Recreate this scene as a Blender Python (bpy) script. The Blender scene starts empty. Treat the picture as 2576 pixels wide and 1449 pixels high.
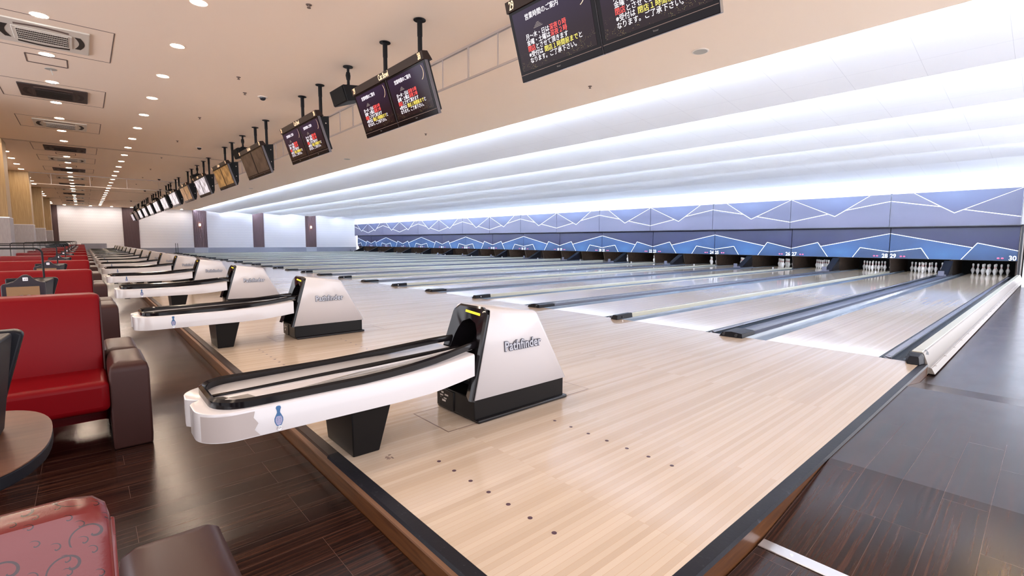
import bpy, bmesh, math, random
from mathutils import Vector, Matrix
S = bpy.context.scene
C = S.collection
PI = math.pi
random.seed(7)

# ------------------------------------------------------------------ camera
cam = bpy.data.cameras.new('camera'); camo = bpy.data.objects.new('camera', cam); C.objects.link(camo)
_yaw, _pitch, _roll, _f = .8463, -.0959, .004, 1214.0163
_F = Vector((-math.sin(_yaw) * math.cos(_pitch), math.cos(_yaw) * math.cos(_pitch), math.sin(_pitch)))
_R0 = Vector((math.cos(_yaw), math.sin(_yaw), 0)); _U0 = _R0.cross(_F)
_R = math.cos(_roll) * _R0 + math.sin(_roll) * _U0; _U = -math.sin(_roll) * _R0 + math.cos(_roll) * _U0
camo.matrix_world = Matrix(((_R.x, _U.x, -_F.x, 1.6303), (_R.y, _U.y, -_F.y, -5.8126), (_R.z, _U.z, -_F.z, 1.1212), (0, 0, 0, 1)))
cam.sensor_fit = 'HORIZONTAL'; cam.sensor_width = 36; cam.lens = _f / 2576 * 36
cam.clip_start = .05; cam.clip_end = 200
S.camera = camo

# ------------------------------------------------------------------ world, exposure
S.view_settings.view_transform = 'Standard'; S.view_settings.look = 'None'
S.view_settings.gamma = 1; S.view_settings.use_curve_mapping = False
S.view_settings.exposure = 1.47
w = bpy.data.worlds.new('world'); S.world = w; w.use_nodes = True
w.node_tree.nodes['Background'].inputs[0].default_value = (.93, .93, 1.0, 1)
w.node_tree.nodes['Background'].inputs[1].default_value = 1.65

# ------------------------------------------------------------------ area lights in the ceiling coves
COOL = (.70, .82, 1.0)
PAN = [1.87, 4.05, 6.74, 9.45, 12.15, 14.85]          # near edge of each stepped ceiling panel
def area(name, loc, direction, sx, sy, power, col, spread=PI):
    l = bpy.data.lights.new(name, 'AREA'); l.shape = 'RECTANGLE'; l.size = sx; l.size_y = sy
    l.energy = power; l.color = col; l.spread = spread
    o = bpy.data.objects.new(name, l); C.objects.link(o); o.location = loc
    o.rotation_euler = Vector(direction).to_track_quat('-Z', 'Y').to_euler()
    return o
COVE_POWER = [2300, 1800, 1450, 1200, 950, 330]
NSEG = 9
for i, e in enumerate(PAN):
    for q in range(NSEG):
        area('cove_tube', (-24.0 + 54 * ((q + .5) / NSEG - .5), e - .075, 3.80 if i else 3.905), (0, 1, .28), 54 / NSEG, .06, COVE_POWER[i] / NSEG, COOL)
for q in range(NSEG):
    area('cove_tube', (-24.5 + 50.5 * ((q + .5) / NSEG - .5), 16.80, 2.93), (0, .35, 1), 50.5 / NSEG, .10, 15 / NSEG, COOL)
for q in range(NSEG):
    area('pin_deck_tube', (-24.5 + 50 * ((q + .5) / NSEG - .5), 17.06, 1.2), (0, 1, -.75), 50 / NSEG, .06, 200 / NSEG, (.95, .96, 1.0))

# ------------------------------------------------------------------ helpers
M = {}
def mat(name, col=(.8, .8, .8), rough=.5, metal=0., coat=0., emis=None, estr=1., spec=.5, trans=0., ior=1.45, coat_r=.05):
    m = bpy.data.materials.new(name); m.use_nodes = True; n = m.node_tree
    b = n.nodes['Principled BSDF']
    b.inputs['Base Color'].default_value = (*col, 1); b.inputs['Roughness'].default_value = rough
    b.inputs['Metallic'].default_value = metal; b.inputs['Coat Weight'].default_value = coat
    b.inputs['Coat Roughness'].default_value = coat_r
    b.inputs['Specular IOR Level'].default_value = spec
    b.inputs['Transmission Weight'].default_value = trans; b.inputs['IOR'].default_value = ior
    if emis: b.inputs['Emission Color'].default_value = (*emis, 1); b.inputs['Emission Strength'].default_value = estr
    M[name] = m
    return m
class N:                                             # tiny node builder
    def __init__(s, m): s.t = m.node_tree; s.b = s.t.nodes['Principled BSDF']
    def n(s, typ, **kw):
        x = s.t.nodes.new(typ)
        for k, v in kw.items():
            if k.startswith('i_'):
                key = k[2:]; key = int(key) if key.isdigit() else key.replace('_', ' ')
                s.set(x.inputs[key], v)
            else: setattr(x, k, v)
        return x
    def set(s, inp, v):
        if isinstance(v, bpy.types.NodeSocket): s.t.links.new(v, inp)
        else: inp.default_value = v
    def pos(s): return s.n('ShaderNodeNewGeometry').outputs['Position']
    def obj(s): return s.n('ShaderNodeTexCoord').outputs['Object']
    def mp(s, v, rot=(0, 0, 0), sc=(1, 1, 1), loc=(0, 0, 0)):
        x = s.n('ShaderNodeMapping'); s.set(x.inputs[0], v); x.inputs[1].default_value = loc
        x.inputs[2].default_value = rot; x.inputs[3].default_value = sc; return x.outputs[0]
    def math(s, op, a, b=0., c=0.):
        x = s.n('ShaderNodeMath', operation=op); s.set(x.inputs[0], a); s.set(x.inputs[1], b); s.set(x.inputs[2], c); return x.outputs[0]
    def ramp(s, v, stops):
        x = s.n('ShaderNodeValToRGB'); s.set(x.inputs[0], v); e = x.color_ramp.elements
        while len(e) < len(stops): e.new(.5)
        for el, (p, c) in zip(e, stops): el.position = p; el.color = (*c, 1)
        return x.outputs[0]
    def mix(s, f, a, b, mode='MIX'):
        x = s.n('ShaderNodeMixRGB', blend_type=mode)
        s.set(x.inputs[0], f)
        for i, v in ((1, a), (2, b)): s.set(x.inputs[i], v if isinstance(v, bpy.types.NodeSocket) else (*v, 1))
        return x.outputs[0]
    def noise(s, v, scale=5., det=2., rough=.5):
        x = s.n('ShaderNodeTexNoise'); s.set(x.inputs['Vector'], v); x.inputs['Scale'].default_value = scale
        x.inputs['Detail'].default_value = det; x.inputs['Roughness'].default_value = rough; return x.outputs[0]
    def bump(s, h, strength=.2, dist=.01):
        x = s.n('ShaderNodeBump'); s.set(x.inputs['Height'], h); x.inputs['Strength'].default_value = strength
        x.inputs['Distance'].default_value = dist; s.t.links.new(x.outputs[0], s.b.inputs['Normal'])
    def base(s, c): s.t.links.new(c, s.b.inputs['Base Color'])

class B:                                             # mesh builder
    def __init__(s): s.m = bmesh.new(); s.mi = 0
    def _f(s, vs):
        try: f = s.m.faces.new(vs); f.material_index = s.mi; return f
        except ValueError: return None
    def poly(s, pts):
        return s._f([s.m.verts.new(p) for p in pts])
    def box(s, x0, x1, y0, y1, z0, z1):
        v = [s.m.verts.new((x, y, z)) for z in (z0, z1) for y in (y0, y1) for x in (x0, x1)]
        for f in ((0, 2, 3, 1), (4, 5, 7, 6), (0, 1, 5, 4), (2, 6, 7, 3), (0, 4, 6, 2), (1, 3, 7, 5)): s._f([v[i] for i in f])
        return s
    def loft(s, rings, cap=True, close=True):
        R = [[s.m.verts.new(p) for p in r] for r in rings]
        n = len(R[0])
        for a, b in zip(R, R[1:]):
            for i in range(n if close else n - 1):
                s._f([a[i], a[(i + 1) % n], b[(i + 1) % n], b[i]])
        if cap: s._f(R[0][::-1]); s._f(R[-1])
        return R
    def prism(s, pts, axis, a, b):                   # pts 2D in the plane across axis
        f = {'x': lambda p, t: (t, p[0], p[1]), 'y': lambda p, t: (p[0], t, p[1]), 'z': lambda p, t: (p[0], p[1], t)}[axis]
        s.loft([[f(p, a) for p in pts], [f(p, b) for p in pts]]); return s
    def tube(s, path, r, n=10, cap=True):
        path = [Vector(p) for p in path]; rings = []
        up = None
        for i, p in enumerate(path):
            t = (path[min(i + 1, len(path) - 1)] - path[max(i - 1, 0)]).normalized()
            if up is None: up = t.orthogonal().normalized()
            up = (up - up.dot(t) * t).normalized(); sd = t.cross(up)
            rr = r[i] if isinstance(r, (list, tuple)) else r
            rings.append([tuple(p + rr * (math.cos(2 * PI * k / n) * up + math.sin(2 * PI * k / n) * sd)) for k in range(n)])
        s.loft(rings, cap); return s
    def lathe(s, prof, c=(0, 0, 0), n=20, cap=True):
        s.loft([[(c[0] + r * math.cos(2 * PI * k / n), c[1] + r * math.sin(2 * PI * k / n), c[2] + z) for k in range(n)] for r, z in prof], cap); return s
    def disc(s, c, r, z0, z1, n=20): return s.lathe([(r, z0), (r, z1)], c, n)
    def done(s, name, m, parent=None, bevel=0., seg=2, smooth=True, loc=None, sub=0):
        bmesh.ops.recalc_face_normals(s.m, faces=s.m.faces)
        me = bpy.data.meshes.new(name); s.m.to_mesh(me); s.m.free()
        for x in (m if isinstance(m, (list, tuple)) else [m]): me.materials.append(M[x])
        o = bpy.data.objects.new(name, me); C.objects.link(o)
        if parent: o.parent = parent
        if loc: o.location = loc
        if bevel:
            b = o.modifiers.new('bevel', 'BEVEL'); b.width = bevel; b.segments = seg; b.limit_method = 'ANGLE'; b.angle_limit = .6
        if sub:
            b = o.modifiers.new('sub', 'SUBSURF'); b.levels = sub; b.render_levels = sub
        if smooth:
            for p in me.polygons: p.use_smooth = True
            try: me.set_sharp_from_angle(angle=.7)
            except Exception: pass
        return o
def tag(o, label, cat, group=None, kind=None):
    o['label'] = label; o['category'] = cat
    if group: o['group'] = group
    if kind: o['kind'] = kind
    return o
def thing(name, loc, label, cat, group=None):
    o = bpy.data.objects.new(name, None); C.objects.link(o); o.location = loc; o.empty_display_size = .1
    return tag(o, label, cat, group)
def struct(o, label=None):
    o['kind'] = 'structure'
    if label: o['label'] = label
    return o
def dup(o, parent=None):
    c = o.copy(); C.objects.link(c)
    if parent: c.parent = parent
    for ch in KIDS(o): dup(ch, c)
    return c
def KIDS(o): return [x for x in list(C.objects) if x.parent == o]
_TXT = {}
def text_mesh(s, size, mats, offset=0., extrude=.001, sx=1., space=1., align='CENTER'):
    key = (s, size, tuple(mats), offset, sx, align, extrude)
    if key in _TXT: return _TXT[key]
    c = bpy.data.curves.new('lettering', 'FONT'); c.body = s; c.size = size; c.offset = offset; c.extrude = extrude
    c.align_x = align; c.align_y = 'CENTER'; c.resolution_u = 4; c.space_character = space
    o = bpy.data.objects.new('tmp', c); C.objects.link(o)
    dg = bpy.context.evaluated_depsgraph_get(); dg.update()
    me = bpy.data.meshes.new_from_object(o.evaluated_get(dg)); bpy.data.objects.remove(o)
    me.transform(Matrix.Diagonal((sx, 1, 1, 1)))
    me.materials.clear()
    for x in mats: me.materials.append(M[x])
    _TXT[key] = me
    return me
def text(name, s, size, m, parent, origin, xdir, ydir, **kw):
    me = text_mesh(s, size, [m], **kw)
    o = bpy.data.objects.new(name, me); C.objects.link(o); o.parent = parent
    X = Vector(xdir).normalized(); Y = Vector(ydir); Y = (Y - Y.dot(X) * X).normalized(); Z = X.cross(Y)
    o.matrix_local = Matrix(((X.x, Y.x, Z.x, origin[0]), (X.y, Y.y, Z.y, origin[1]), (X.z, Y.z, Z.z, origin[2]), (0, 0, 0, 1)))
    return o
ONES = 'zero one two three four five six seven eight nine ten eleven twelve thirteen fourteen fifteen sixteen seventeen eighteen nineteen'.split()
def word(n): return ONES[n] if n < 20 else (['twenty', 'thirty'][n // 10 - 2] + ('-' + ONES[n % 10] if n % 10 else ''))
ORD = 'first second third fourth fifth sixth seventh eighth ninth tenth eleventh twelfth thirteenth fourteenth fifteenth sixteenth seventeenth eighteenth nineteenth twentieth twenty-first twenty-second twenty-third twenty-fourth twenty-fifth twenty-sixth twenty-seventh twenty-eighth twenty-ninth thirtieth'.split()
P, D1, LW = 3.3725, 1.7826, 1.0541
XF = -51.0
FL = -.11                                              # seating floor level
def lane_x(n): k = (30 - n) // 2; return -k * P - (0 if n % 2 == 0 else D1)

# ------------------------------------------------------------------ materials
def boards(name, tones, width, length, gap, rough, wear=.0, coat=.0, gapcol=None, spec=.5, jitter=.0):
    """strips running along Y, random tone per board"""
    m = mat(name, rough=rough, coat=coat, spec=spec); n = N(m)
    p = n.pos(); br = n.n('ShaderNodeTexBrick', offset=.37, offset_frequency=3, squash=1)
    n.set(br.inputs[0], n.mp(p, rot=(0, 0, PI / 2), loc=(0.003, .011, 0)))
    br.inputs['Color1'].default_value = (0, 0, 0, 1); br.inputs['Color2'].default_value = (1, 1, 1, 1)
    br.inputs['Mortar'].default_value = (.5, .5, .5, 1)
    br.inputs['Scale'].default_value = 1; br.inputs['Mortar Size'].default_value = gap; br.inputs['Mortar Smooth'].default_value = 0
    br.inputs['Bias'].default_value = 0; br.inputs['Brick Width'].default_value = length; br.inputs['Row Height'].default_value = width
    col = n.ramp(br.outputs[0], [(i / (len(tones) - 1), t) for i, t in enumerate(tones)])
    g = n.noise(n.mp(p, sc=(60, 1.6, 1)), 3, 4, .6)
    col = n.mix(jitter, col, n.ramp(g, [(.25, tones[0]), (.75, tones[-1])]))
    if gapcol: col = n.mix(br.outputs[1], col, gapcol)
    n.base(col)
    if wear:
        r = n.noise(n.mp(p, sc=(3, .6, 1)), 2.2, 4, .6)
        n.set(n.b.inputs['Roughness'], n.math('MULTIPLY_ADD', r, wear, rough - wear * .5))
    return m
boards('approach_wood', [(.43, .335, .255), (.465, .37, .285), (.495, .40, .315), (.52, .425, .34)], .0270, 2.1, .0004, .16, .03, gapcol=(.40, .26, .16), jitter=.10)
boards('lane_wood', [(.50, .41, .31), (.55, .46, .35), (.60, .50, .39)], .0270, 30, .0004, .08, .02, spec=.35, gapcol=(.42, .32, .2), jitter=.14)
def dark_floor(name):
    m = mat(name, rough=.15, spec=.28); n = N(m); p = n.pos()
    br = n.n('ShaderNodeTexBrick', offset=.37, offset_frequency=3)
    n.set(br.inputs[0], n.mp(p, rot=(0, 0, PI / 2), loc=(0.35, .0095, 0)))
    br.inputs['Color1'].default_value = (0, 0, 0, 1); br.inputs['Color2'].default_value = (1, 1, 1, 1)
    br.inputs['Scale'].default_value = 1; br.inputs['Mortar Size'].default_value = .0007; br.inputs['Mortar Smooth'].default_value = 0
    br.inputs['Bias'].default_value = 0; br.inputs['Brick Width'].default_value = .915; br.inputs['Row Height'].default_value = .1525
    off = n.n('ShaderNodeCombineXYZ'); n.set(off.inputs[1], n.math('MULTIPLY', br.outputs[0], 7.3)); n.set(off.inputs[0], n.math('MULTIPLY', br.outputs[0], .9))
    v = n.n('ShaderNodeVectorMath', operation='ADD'); n.set(v.inputs[0], p); n.set(v.inputs[1], off.outputs[0])
    g = n.noise(n.mp(v.outputs[0], sc=(34, .55, 1)), 2.0, 5, .6)
    g2 = n.noise(n.mp(v.outputs[0], sc=(130, 3, 1)), 3.0, 2, .6)
    g = n.math('MULTIPLY_ADD', g2, .18, n.math('MULTIPLY', g, .86))
    col = n.ramp(g, [(.34, (.003, .0015, .0015)), (.48, (.014, .006, .005)), (.60, (.036, .014, .009)), (.74, (.070, .028, .017))])
    col = n.mix(br.outputs[1], col, (.10, .06, .05)); n.base(col)
    n.set(n.b.inputs['Roughness'], n.math('MULTIPLY_ADD', n.noise(n.mp(p, sc=(2, 1, 1)), 3, 5, .6), .12, .15))
    n.bump(g2, .05, .002)
dark_floor('dark_plank')
mat('ceiling_beige', (.93, .775, .635), .85, spec=.2)
n = N(mat('ceiling_white', (.86, .88, .93), .9, spec=.1)); p = n.pos()
br = n.n('ShaderNodeTexBrick', offset=0, i_0=n.mp(p, loc=(-.10, .63, 0)))
for k, v in (('Color1', (.86, .88, .93, 1)), ('Color2', (.86, .88, .93, 1)), ('Mortar', (.66, .68, .74, 1)), ('Scale', 1), ('Mortar Size', .0022), ('Mortar Smooth', 0), ('Brick Width', .93), ('Row Height', 1.35)): br.inputs[k].default_value = v
n.base(br.outputs[0])
mat('cove_white', (.9, .91, .93), .8, spec=.1)
# herringbone relief wall (lies in the YZ plane)
n = N(mat('wall_relief', (.80, .76, .77), .7, spec=.2)); p = n.pos()
pr_ = n.n('ShaderNodeSeparateXYZ'); n.set(pr_.inputs[0], p); cb = n.n('ShaderNodeCombineXYZ'); n.set(cb.inputs[0], pr_.outputs[1]); n.set(cb.inputs[1], pr_.outputs[2])
uv = n.mp(cb.outputs[0], rot=(0, 0, PI / 4), sc=(1 / .085, 1 / .085, 1))
sp = n.n('ShaderNodeSeparateXYZ'); n.set(sp.inputs[0], uv)
fx, fy = n.math('FLOOR', sp.outputs[0]), n.math('FLOOR', sp.outputs[1])
par = n.math('FLOORED_MODULO', n.math('SUBTRACT', fx, fy), 4.)
hor = n.math('LESS_THAN', par, 1.5)
rx, ry = n.math('FRACT', sp.outputs[0]), n.math('FRACT', sp.outputs[1])
lx = n.math('MULTIPLY_ADD', n.math('SUBTRACT', 1., hor), rx, n.math('MULTIPLY', hor, ry))
edge = n.math('MINIMUM', lx, n.math('SUBTRACT', 1., lx))
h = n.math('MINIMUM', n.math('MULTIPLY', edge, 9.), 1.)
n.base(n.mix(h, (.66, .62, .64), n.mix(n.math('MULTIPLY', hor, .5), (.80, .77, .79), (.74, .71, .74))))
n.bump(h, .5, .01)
n = N(mat('slat_brown', (.07, .035, .035), .6)); pr_ = n.n('ShaderNodeSeparateXYZ'); n.set(pr_.inputs[0], n.pos())
s_ = n.math('SINE', n.math('MULTIPLY', pr_.outputs[1], 2 * PI / .075)); n.base(n.ramp(n.math('MULTIPLY_ADD', s_, .5, .5), [(.1, (.04, .02, .025)), (.6, (.10, .055, .055))])); n.bump(s_, .4, .01)
mat('base_gray', (.26, .26, .31), .6); mat('base_light', (.42, .42, .47), .5)
n = N(mat('column_wood', rough=.45)); g = n.noise(n.mp(n.pos(), sc=(14, 14, .5)), 3, 4, .6)
n.base(n.ramp(g, [(.3, (.27, .17, .075)), (.7, (.42, .29, .14))]))
n = N(mat('wainscot', rough=.5)); g = n.noise(n.mp(n.pos(), sc=(30, 30, 1.5)), 3, 4, .6)
n.base(n.ramp(g, [(.3, (.30, .28, .30)), (.7, (.42, .40, .43))]))
n = N(mat('nosing_black', (.010, .010, .014), .32, spec=.15)); g = n.noise(n.mp(n.pos(), sc=(1, 1, 1)), 30, 5, .7); n.base(n.ramp(g, [(.62, (.012, .012, .016)), (.80, (.09, .09, .11))])); n.bump(g, .2, .003)
n = N(mat('riser_brown', rough=.35)); g = n.noise(n.mp(n.pos(), sc=(2, 2, 40)), 2, 4, .6); n.base(n.ramp(g, [(.3, (.05, .017, .006)), (.7, (.11, .042, .014))]))
mat('nosing_brown', (.035, .022, .017), .3); mat('riser_edge', (.16, .08, .045), .5)
mat('aluminium', (.75, .75, .76), .28, 1.); mat('chrome', (.8, .8, .82), .12, 1.)
n = N(mat('gutter_gray', (.30, .36, .42), .16)); g = n.noise(n.mp(n.pos(), sc=(8, .35, 1)), 2, 3, .6); n.base(n.ramp(g, [(.35, (.11, .14, .18)), (.7, (.17, .21, .26))]))
mat('bumper_gray', (.17, .17, .21), .22); mat('line_black', (.01, .01, .012), .3)
mat('divider_dark', (.075, .08, .11), .22); mat('divider_cream', (.46, .45, .36), .3); mat('cap_black', (.006, .006, .009), .36, spec=.14)
mat('divider_beige', (.20, .17, .145), .42)
n = N(mat('return_white', (.50, .475, .485), .22, coat=.3)); mat('return_worn', (.36, .31, .295), .45)
mat('return_black', (.006, .005, .006), .12, spec=.35); mat('return_base', (.007, .006, .006), .30, spec=.15); mat('return_dark', (.006, .005, .005), .4)
n = N(mat('channel_gray', (.30, .29, .28), .14, .3)); g = n.noise(n.mp(n.pos(), sc=(20, 3, 1)), 2, 3); n.base(n.ramp(g, [(.3, (.22, .21, .20)), (.75, (.40, .38, .36))]))
mat('emblem_silver', (.30, .30, .33), .35, .3); mat('emblem_dark', (.03, .03, .05), .3); mat('sticker_yellow', (.9, .68, .0), .5)
mat('decal_blue', (.04, .11, .24), .4); mat('decal_lilac', (.28, .27, .40), .4); mat('print_light', (.45, .40, .36), .5)
mat('pin_white', (.86, .86, .88), .18, coat=.3); mat('pin_red', (.55, .03, .04), .3)
mat('pit_black', (.003, .003, .0035), .7, spec=.2); n = N(mat('kick_brown', rough=.6)); g = n.noise(n.pos(), 9, 4); n.base(n.ramp(g, [(.3, (.016, .009, .006)), (.7, (.045, .026, .015))]))
mat('plate_gray', (.10, .10, .13), .35)
mat('hang_black', (.008, .008, .009), .5, spec=.2); mat('tv_bezel', (.006, .004, .005), .12, spec=.08); mat('tv_side', (.09, .08, .09), .3)
n = N(mat('header_brown', (.026, .016, .013), .4, spec=.1)); mat('letter_gold', (.80, .58, .38), .5, emis=(.80, .55, .34), estr=.25)
mat('text_white', (.8, .8, .8), .5, emis=(.80, .75, .92), estr=.30); mat('text_red', (.6, .05, .05), .5, emis=(.95, .06, .04), estr=.42); mat('text_yellow', (.6, .5, .1), .5, emis=(.95, .75, .08), estr=.34)
mat('text_dim', (.2, .18, .17), .5); mat('line_brown', (.16, .10, .08), .4)
n = N(mat('display', (.004, .003, .005), .10, spec=.1)); t = n.n('ShaderNodeTexCoord').outputs['Object']
sp = n.n('ShaderNodeSeparateXYZ'); n.set(sp.inputs[0], t)
low = n.n('ShaderNodeMapRange'); n.set(low.inputs[0], sp.outputs[1]); low.inputs[1].default_value = -.04; low.inputs[2].default_value = -.23
vx = n.n('ShaderNodeTexVoronoi'); n.set(vx.inputs['Vector'], t); vx.inputs['Scale'].default_value = 110
spk = n.math('LESS_THAN', vx.outputs['Distance'], .20)
pat = n.math('GREATER_THAN', n.noise(n.mp(t, sc=(1, 1.6, 1)), 9, 3), .52)
spk = n.math('MULTIPLY', n.math('MULTIPLY', spk, pat), low.outputs[0])
bg = n.ramp(n.math('MULTIPLY_ADD', sp.outputs[1], 2.2, .5), [(0., (.006, .002, .0015)), (.45, (.008, .003, .005)), (1., (.011, .006, .016))])
col = n.mix(spk, bg, n.mix(vx.outputs['Color'], (.30, .14, .05), (.16, .22, .10)))
n.t.links.new(col, n.b.inputs['Emission Color']); n.b.inputs['Emission Strength'].default_value = 1.
for _n, _c, _e in (('display_brown', (.05, .03, .022), .5), ('display_amber', (.30, .15, .05), .55), ('display_gray', (.62, .55, .58), .6)):  # far screens: glare and off-angle tint put into the glow colour
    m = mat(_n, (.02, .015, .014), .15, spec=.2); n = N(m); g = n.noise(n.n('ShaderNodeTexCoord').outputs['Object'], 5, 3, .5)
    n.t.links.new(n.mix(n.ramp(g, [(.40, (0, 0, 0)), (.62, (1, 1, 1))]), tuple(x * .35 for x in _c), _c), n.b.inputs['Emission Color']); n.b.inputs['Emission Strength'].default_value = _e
mat('glass_sheet', (1, 1, 1), .02, trans=1., ior=1.35); mat('glass_rail', (.50, .42, .38), .35, .4)
mat('acrylic', (1, 1, 1), .03, trans=1., ior=1.10)
mat('lamp_warm', (1, 1, 1), .5, emis=(1.0, .80, .62), estr=100.); mat('lamp_white', (1, 1, 1), .5, emis=(1., .94, .88), estr=125.)
mat('lamp_trim', (.80, .72, .64), .5); mat('sconce_glow', (1, .6, .3), .5, emis=(1., .55, .28), estr=14.); mat('sconce_body', (.8, .75, .7), .4, emis=(1., .8, .6), estr=2.)
mat('ac_cream', (.72, .66, .58), .5); mat('ac_brown', (.045, .03, .028), .5); mat('ac_grille', (.02, .015, .012), .6); mat('groove', (.16, .11, .09), .8)
mat('leather_brown', (.036, .013, .011), .38, spec=.2); mat('piping', (.05, .03, .025), .4)
n = N(mat('leather_red', (.125, .001, .003), .40, spec=.12)); g = n.noise(n.pos(), 260, 2); n.bump(g, .06, .002)
n = N(mat('leather_scroll', (.30, .03, .03), .27)); t = n.pos()
sp = n.n('ShaderNodeSeparateXYZ'); n.set(sp.inputs[0], t); cb = n.n('ShaderNodeCombineXYZ'); n.set(cb.inputs[0], sp.outputs[1]); n.set(cb.inputs[1], n.math('SUBTRACT', sp.outputs[2], sp.outputs[0]))
def scroll(scale, off, turns, rmax):
    v = n.mp(cb.outputs[0], sc=(scale, scale, 1), loc=(off, off * .7, 0)); vo = n.n('ShaderNodeTexVoronoi', voronoi_dimensions='2D'); n.set(vo.inputs['Vector'], v); vo.inputs['Randomness'].default_value = .75
    d = n.n('ShaderNodeVectorMath', operation='SUBTRACT'); n.set(d.inputs[0], v); n.set(d.inputs[1], vo.outputs['Position'])
    q = n.n('ShaderNodeSeparateXYZ'); n.set(q.inputs[0], d.outputs[0]); th = n.math('ARCTAN2', q.outputs[1], q.outputs[0])
    r = vo.outputs['Distance']; ph = n.math('FRACT', n.math('SUBTRACT', n.math('MULTIPLY', th, 1 / (2 * PI)), n.math('MULTIPLY', n.math('POWER', r, .7), turns)))
    l = n.math('LESS_THAN', n.math('ABSOLUTE', n.math('SUBTRACT', ph, .5)), n.math('DIVIDE', .011, n.math('MAXIMUM', r, .10)))
    return n.math('MULTIPLY', l, n.math('LESS_THAN', r, rmax))
ln = n.math('MAXIMUM', scroll(3.6, .3, 2.0, .52), scroll(8., 3.1, 1.8, .32)); n.base(n.mix(ln, (.105, .010, .009), (.022, .004, .005))); n.bump(n.noise(t, 260, 2), .08, .002)
n = N(mat('table_wood', rough=.3, spec=.12)); g = n.noise(n.mp(n.pos(), sc=(18, 2, 2)), 2, 3); n.base(n.ramp(g, [(.3, (.10, .046, .030)), (.7, (.14, .068, .044))]))
mat('console_black', (.022, .017, .022), .30, spec=.25); mat('console_side', (.008, .008, .011), .38, spec=.15); mat('console_screen', (.10, .06, .035), .15, emis=(.25, .14, .07), estr=.25)
mat('console_amber', (.3, .15, .05), .2, emis=(.55, .26, .08), estr=.6); mat('sign_white', (.75, .7, .78), .4, emis=(.8, .75, .85), estr=.15)
mat('dome_dark', (.02, .02, .025), .08); mat('speaker_grille', (.42, .40, .36), .7); mat('wall_white', (.86, .86, .87), .6)
mat('number_white', (.85, .88, .95), .5, emis=(.8, .85, 1), estr=.35); mat('dot_red', (.75, .12, .22), .4); mat('line_glow', (.9, .93, 1), .5, emis=(.85, .92, 1.), estr=.55)
mat('dot_plum', (.07, .035, .05), .4); mat('stamp', (.18, .12, .1), .5)
# printed artwork of the masking panels: grey-blue ground and blue wedges, mirrored every pair of lanes
def art(name, stops, cu, cz, scu, scz):
    m = mat(name, rough=.38); n = N(m); sp = n.n('ShaderNodeSeparateXYZ'); n.set(sp.inputs[0], n.pos())
    u = n.math('PINGPONG', n.math('ADD', sp.outputs[0], 2.61), P)
    a = n.math('POWER', n.math('MULTIPLY', n.math('SUBTRACT', u, cu), 1 / scu), 2.)
    b = n.math('POWER', n.math('MULTIPLY', n.math('SUBTRACT', sp.outputs[2], cz), 1 / scz), 2.)
    d = n.math('SQRT', n.math('ADD', a, b)); n.base(n.ramp(d, stops))
art('art_ground_low', [(0, (0.015, 0.017, 0.071)), (.6, (0.008, 0.009, 0.047)), (1, (0.006, 0.007, 0.041))], 0., 1.05, 1.8, .5)
art('art_blue_low', [(0, (0.034, 0.098, 0.210)), (.5, (0.022, 0.068, 0.171)), (1, (0.015, 0.045, 0.118))], 1.55, .72, 1.25, .6)
art('art_wedge_low', [(0, (0.021, 0.060, 0.144)), (1, (0.014, 0.036, 0.089))], 2.6, .9, 1.0, .5)
art('art_ground_up', [(0, (0.089, 0.082, 0.127)), (1, (0.073, 0.071, 0.115))], 1.7, 1.9, 2.4, .9)
art('art_blue_up', [(0, (0.066, 0.083, 0.161)), (.6, (0.053, 0.063, 0.131)), (1, (0.049, 0.054, 0.111))], 1.75, 2.75, 1.3, .5)
art('art_side_up', [(0, (0.073, 0.071, 0.119)), (1, (0.060, 0.059, 0.105))], .6, 2.6, 2., .9)

# ------------------------------------------------------------------ floors
AY = -4.86; AX = .845
b = B(); b.poly([(XF, -12.5, FL), (5, -12.5, FL), (5, -3.78, FL), (.905, -3.78, FL), (.905, -4.94, FL), (XF, -4.94, FL)])
struct(b.done('floor', 'dark_plank', smooth=False), 'dark wood plank floor of the seating area')
b = B(); b.box(XF, AX, AY, -.001, -.09, 0); struct(b.done('floor', 'approach_wood', smooth=False), 'pale maple strip floor of the bowlers approach')
b = B(); Yr = [(-3.78, FL), (-2.90, -.02), (-.93, -.02), (-.32, FL), (14.0, FL)]
for (y0, z0), (y1, z1) in zip(Yr, Yr[1:]): b.poly([(.90, y0, z0), (2.6, y0, z0), (2.6, y1, z1), (.90, y1, z1)])
struct(b.done('floor', 'dark_plank', smooth=False), 'raised dark plank walkway beside lane thirty')
b = B(); b.box(XF, 5, -12.5, 20.4, -.30, -.24); struct(b.done('floor', 'pit_black', smooth=False), 'dark slab under the lanes')
# edge of the approach: black nosing, brown riser
b = B(); b.prism([(AY - .001, 0), (AY - .055, -.002), (AY - .062, -.018), (AY - .03, -.03), (AY - .001, -.03)], 'x', -.84, AX + .055)
b.prism([(AX + .001, 0), (AX + .052, -.002), (AX + .058, -.018), (AX + .03, -.03), (AX + .001, -.03)], 'y', AY - .055, .02)
struct(b.done('trim_1', 'nosing_black', smooth=False), 'black rubber nosing round the approach')
b = B(); b.prism([(AY - .001, 0), (AY - .05, -.002), (AY - .056, -.018), (AY - .03, -.03), (AY - .001, -.03)], 'x', XF, -.84)
struct(b.done('trim_23', 'nosing_brown', smooth=False), 'older dark brown nosing further along the approach')
b = B(); b.box(XF, AX + .05, AY - .075, AY - .035, FL - .02, -.019); b.box(AX + .025, AX + .052, AY - .075, .03, FL - .02, -.019)
struct(b.done('trim_2', 'riser_brown', smooth=False), 'reddish brown wooden riser under the nosing')
b = B(); b.box(XF, AX + .05, AY - .079, AY - .055, -.026, -.016); struct(b.done('trim_3', 'riser_edge', smooth=False), 'worn upper edge of the wooden riser')
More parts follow.
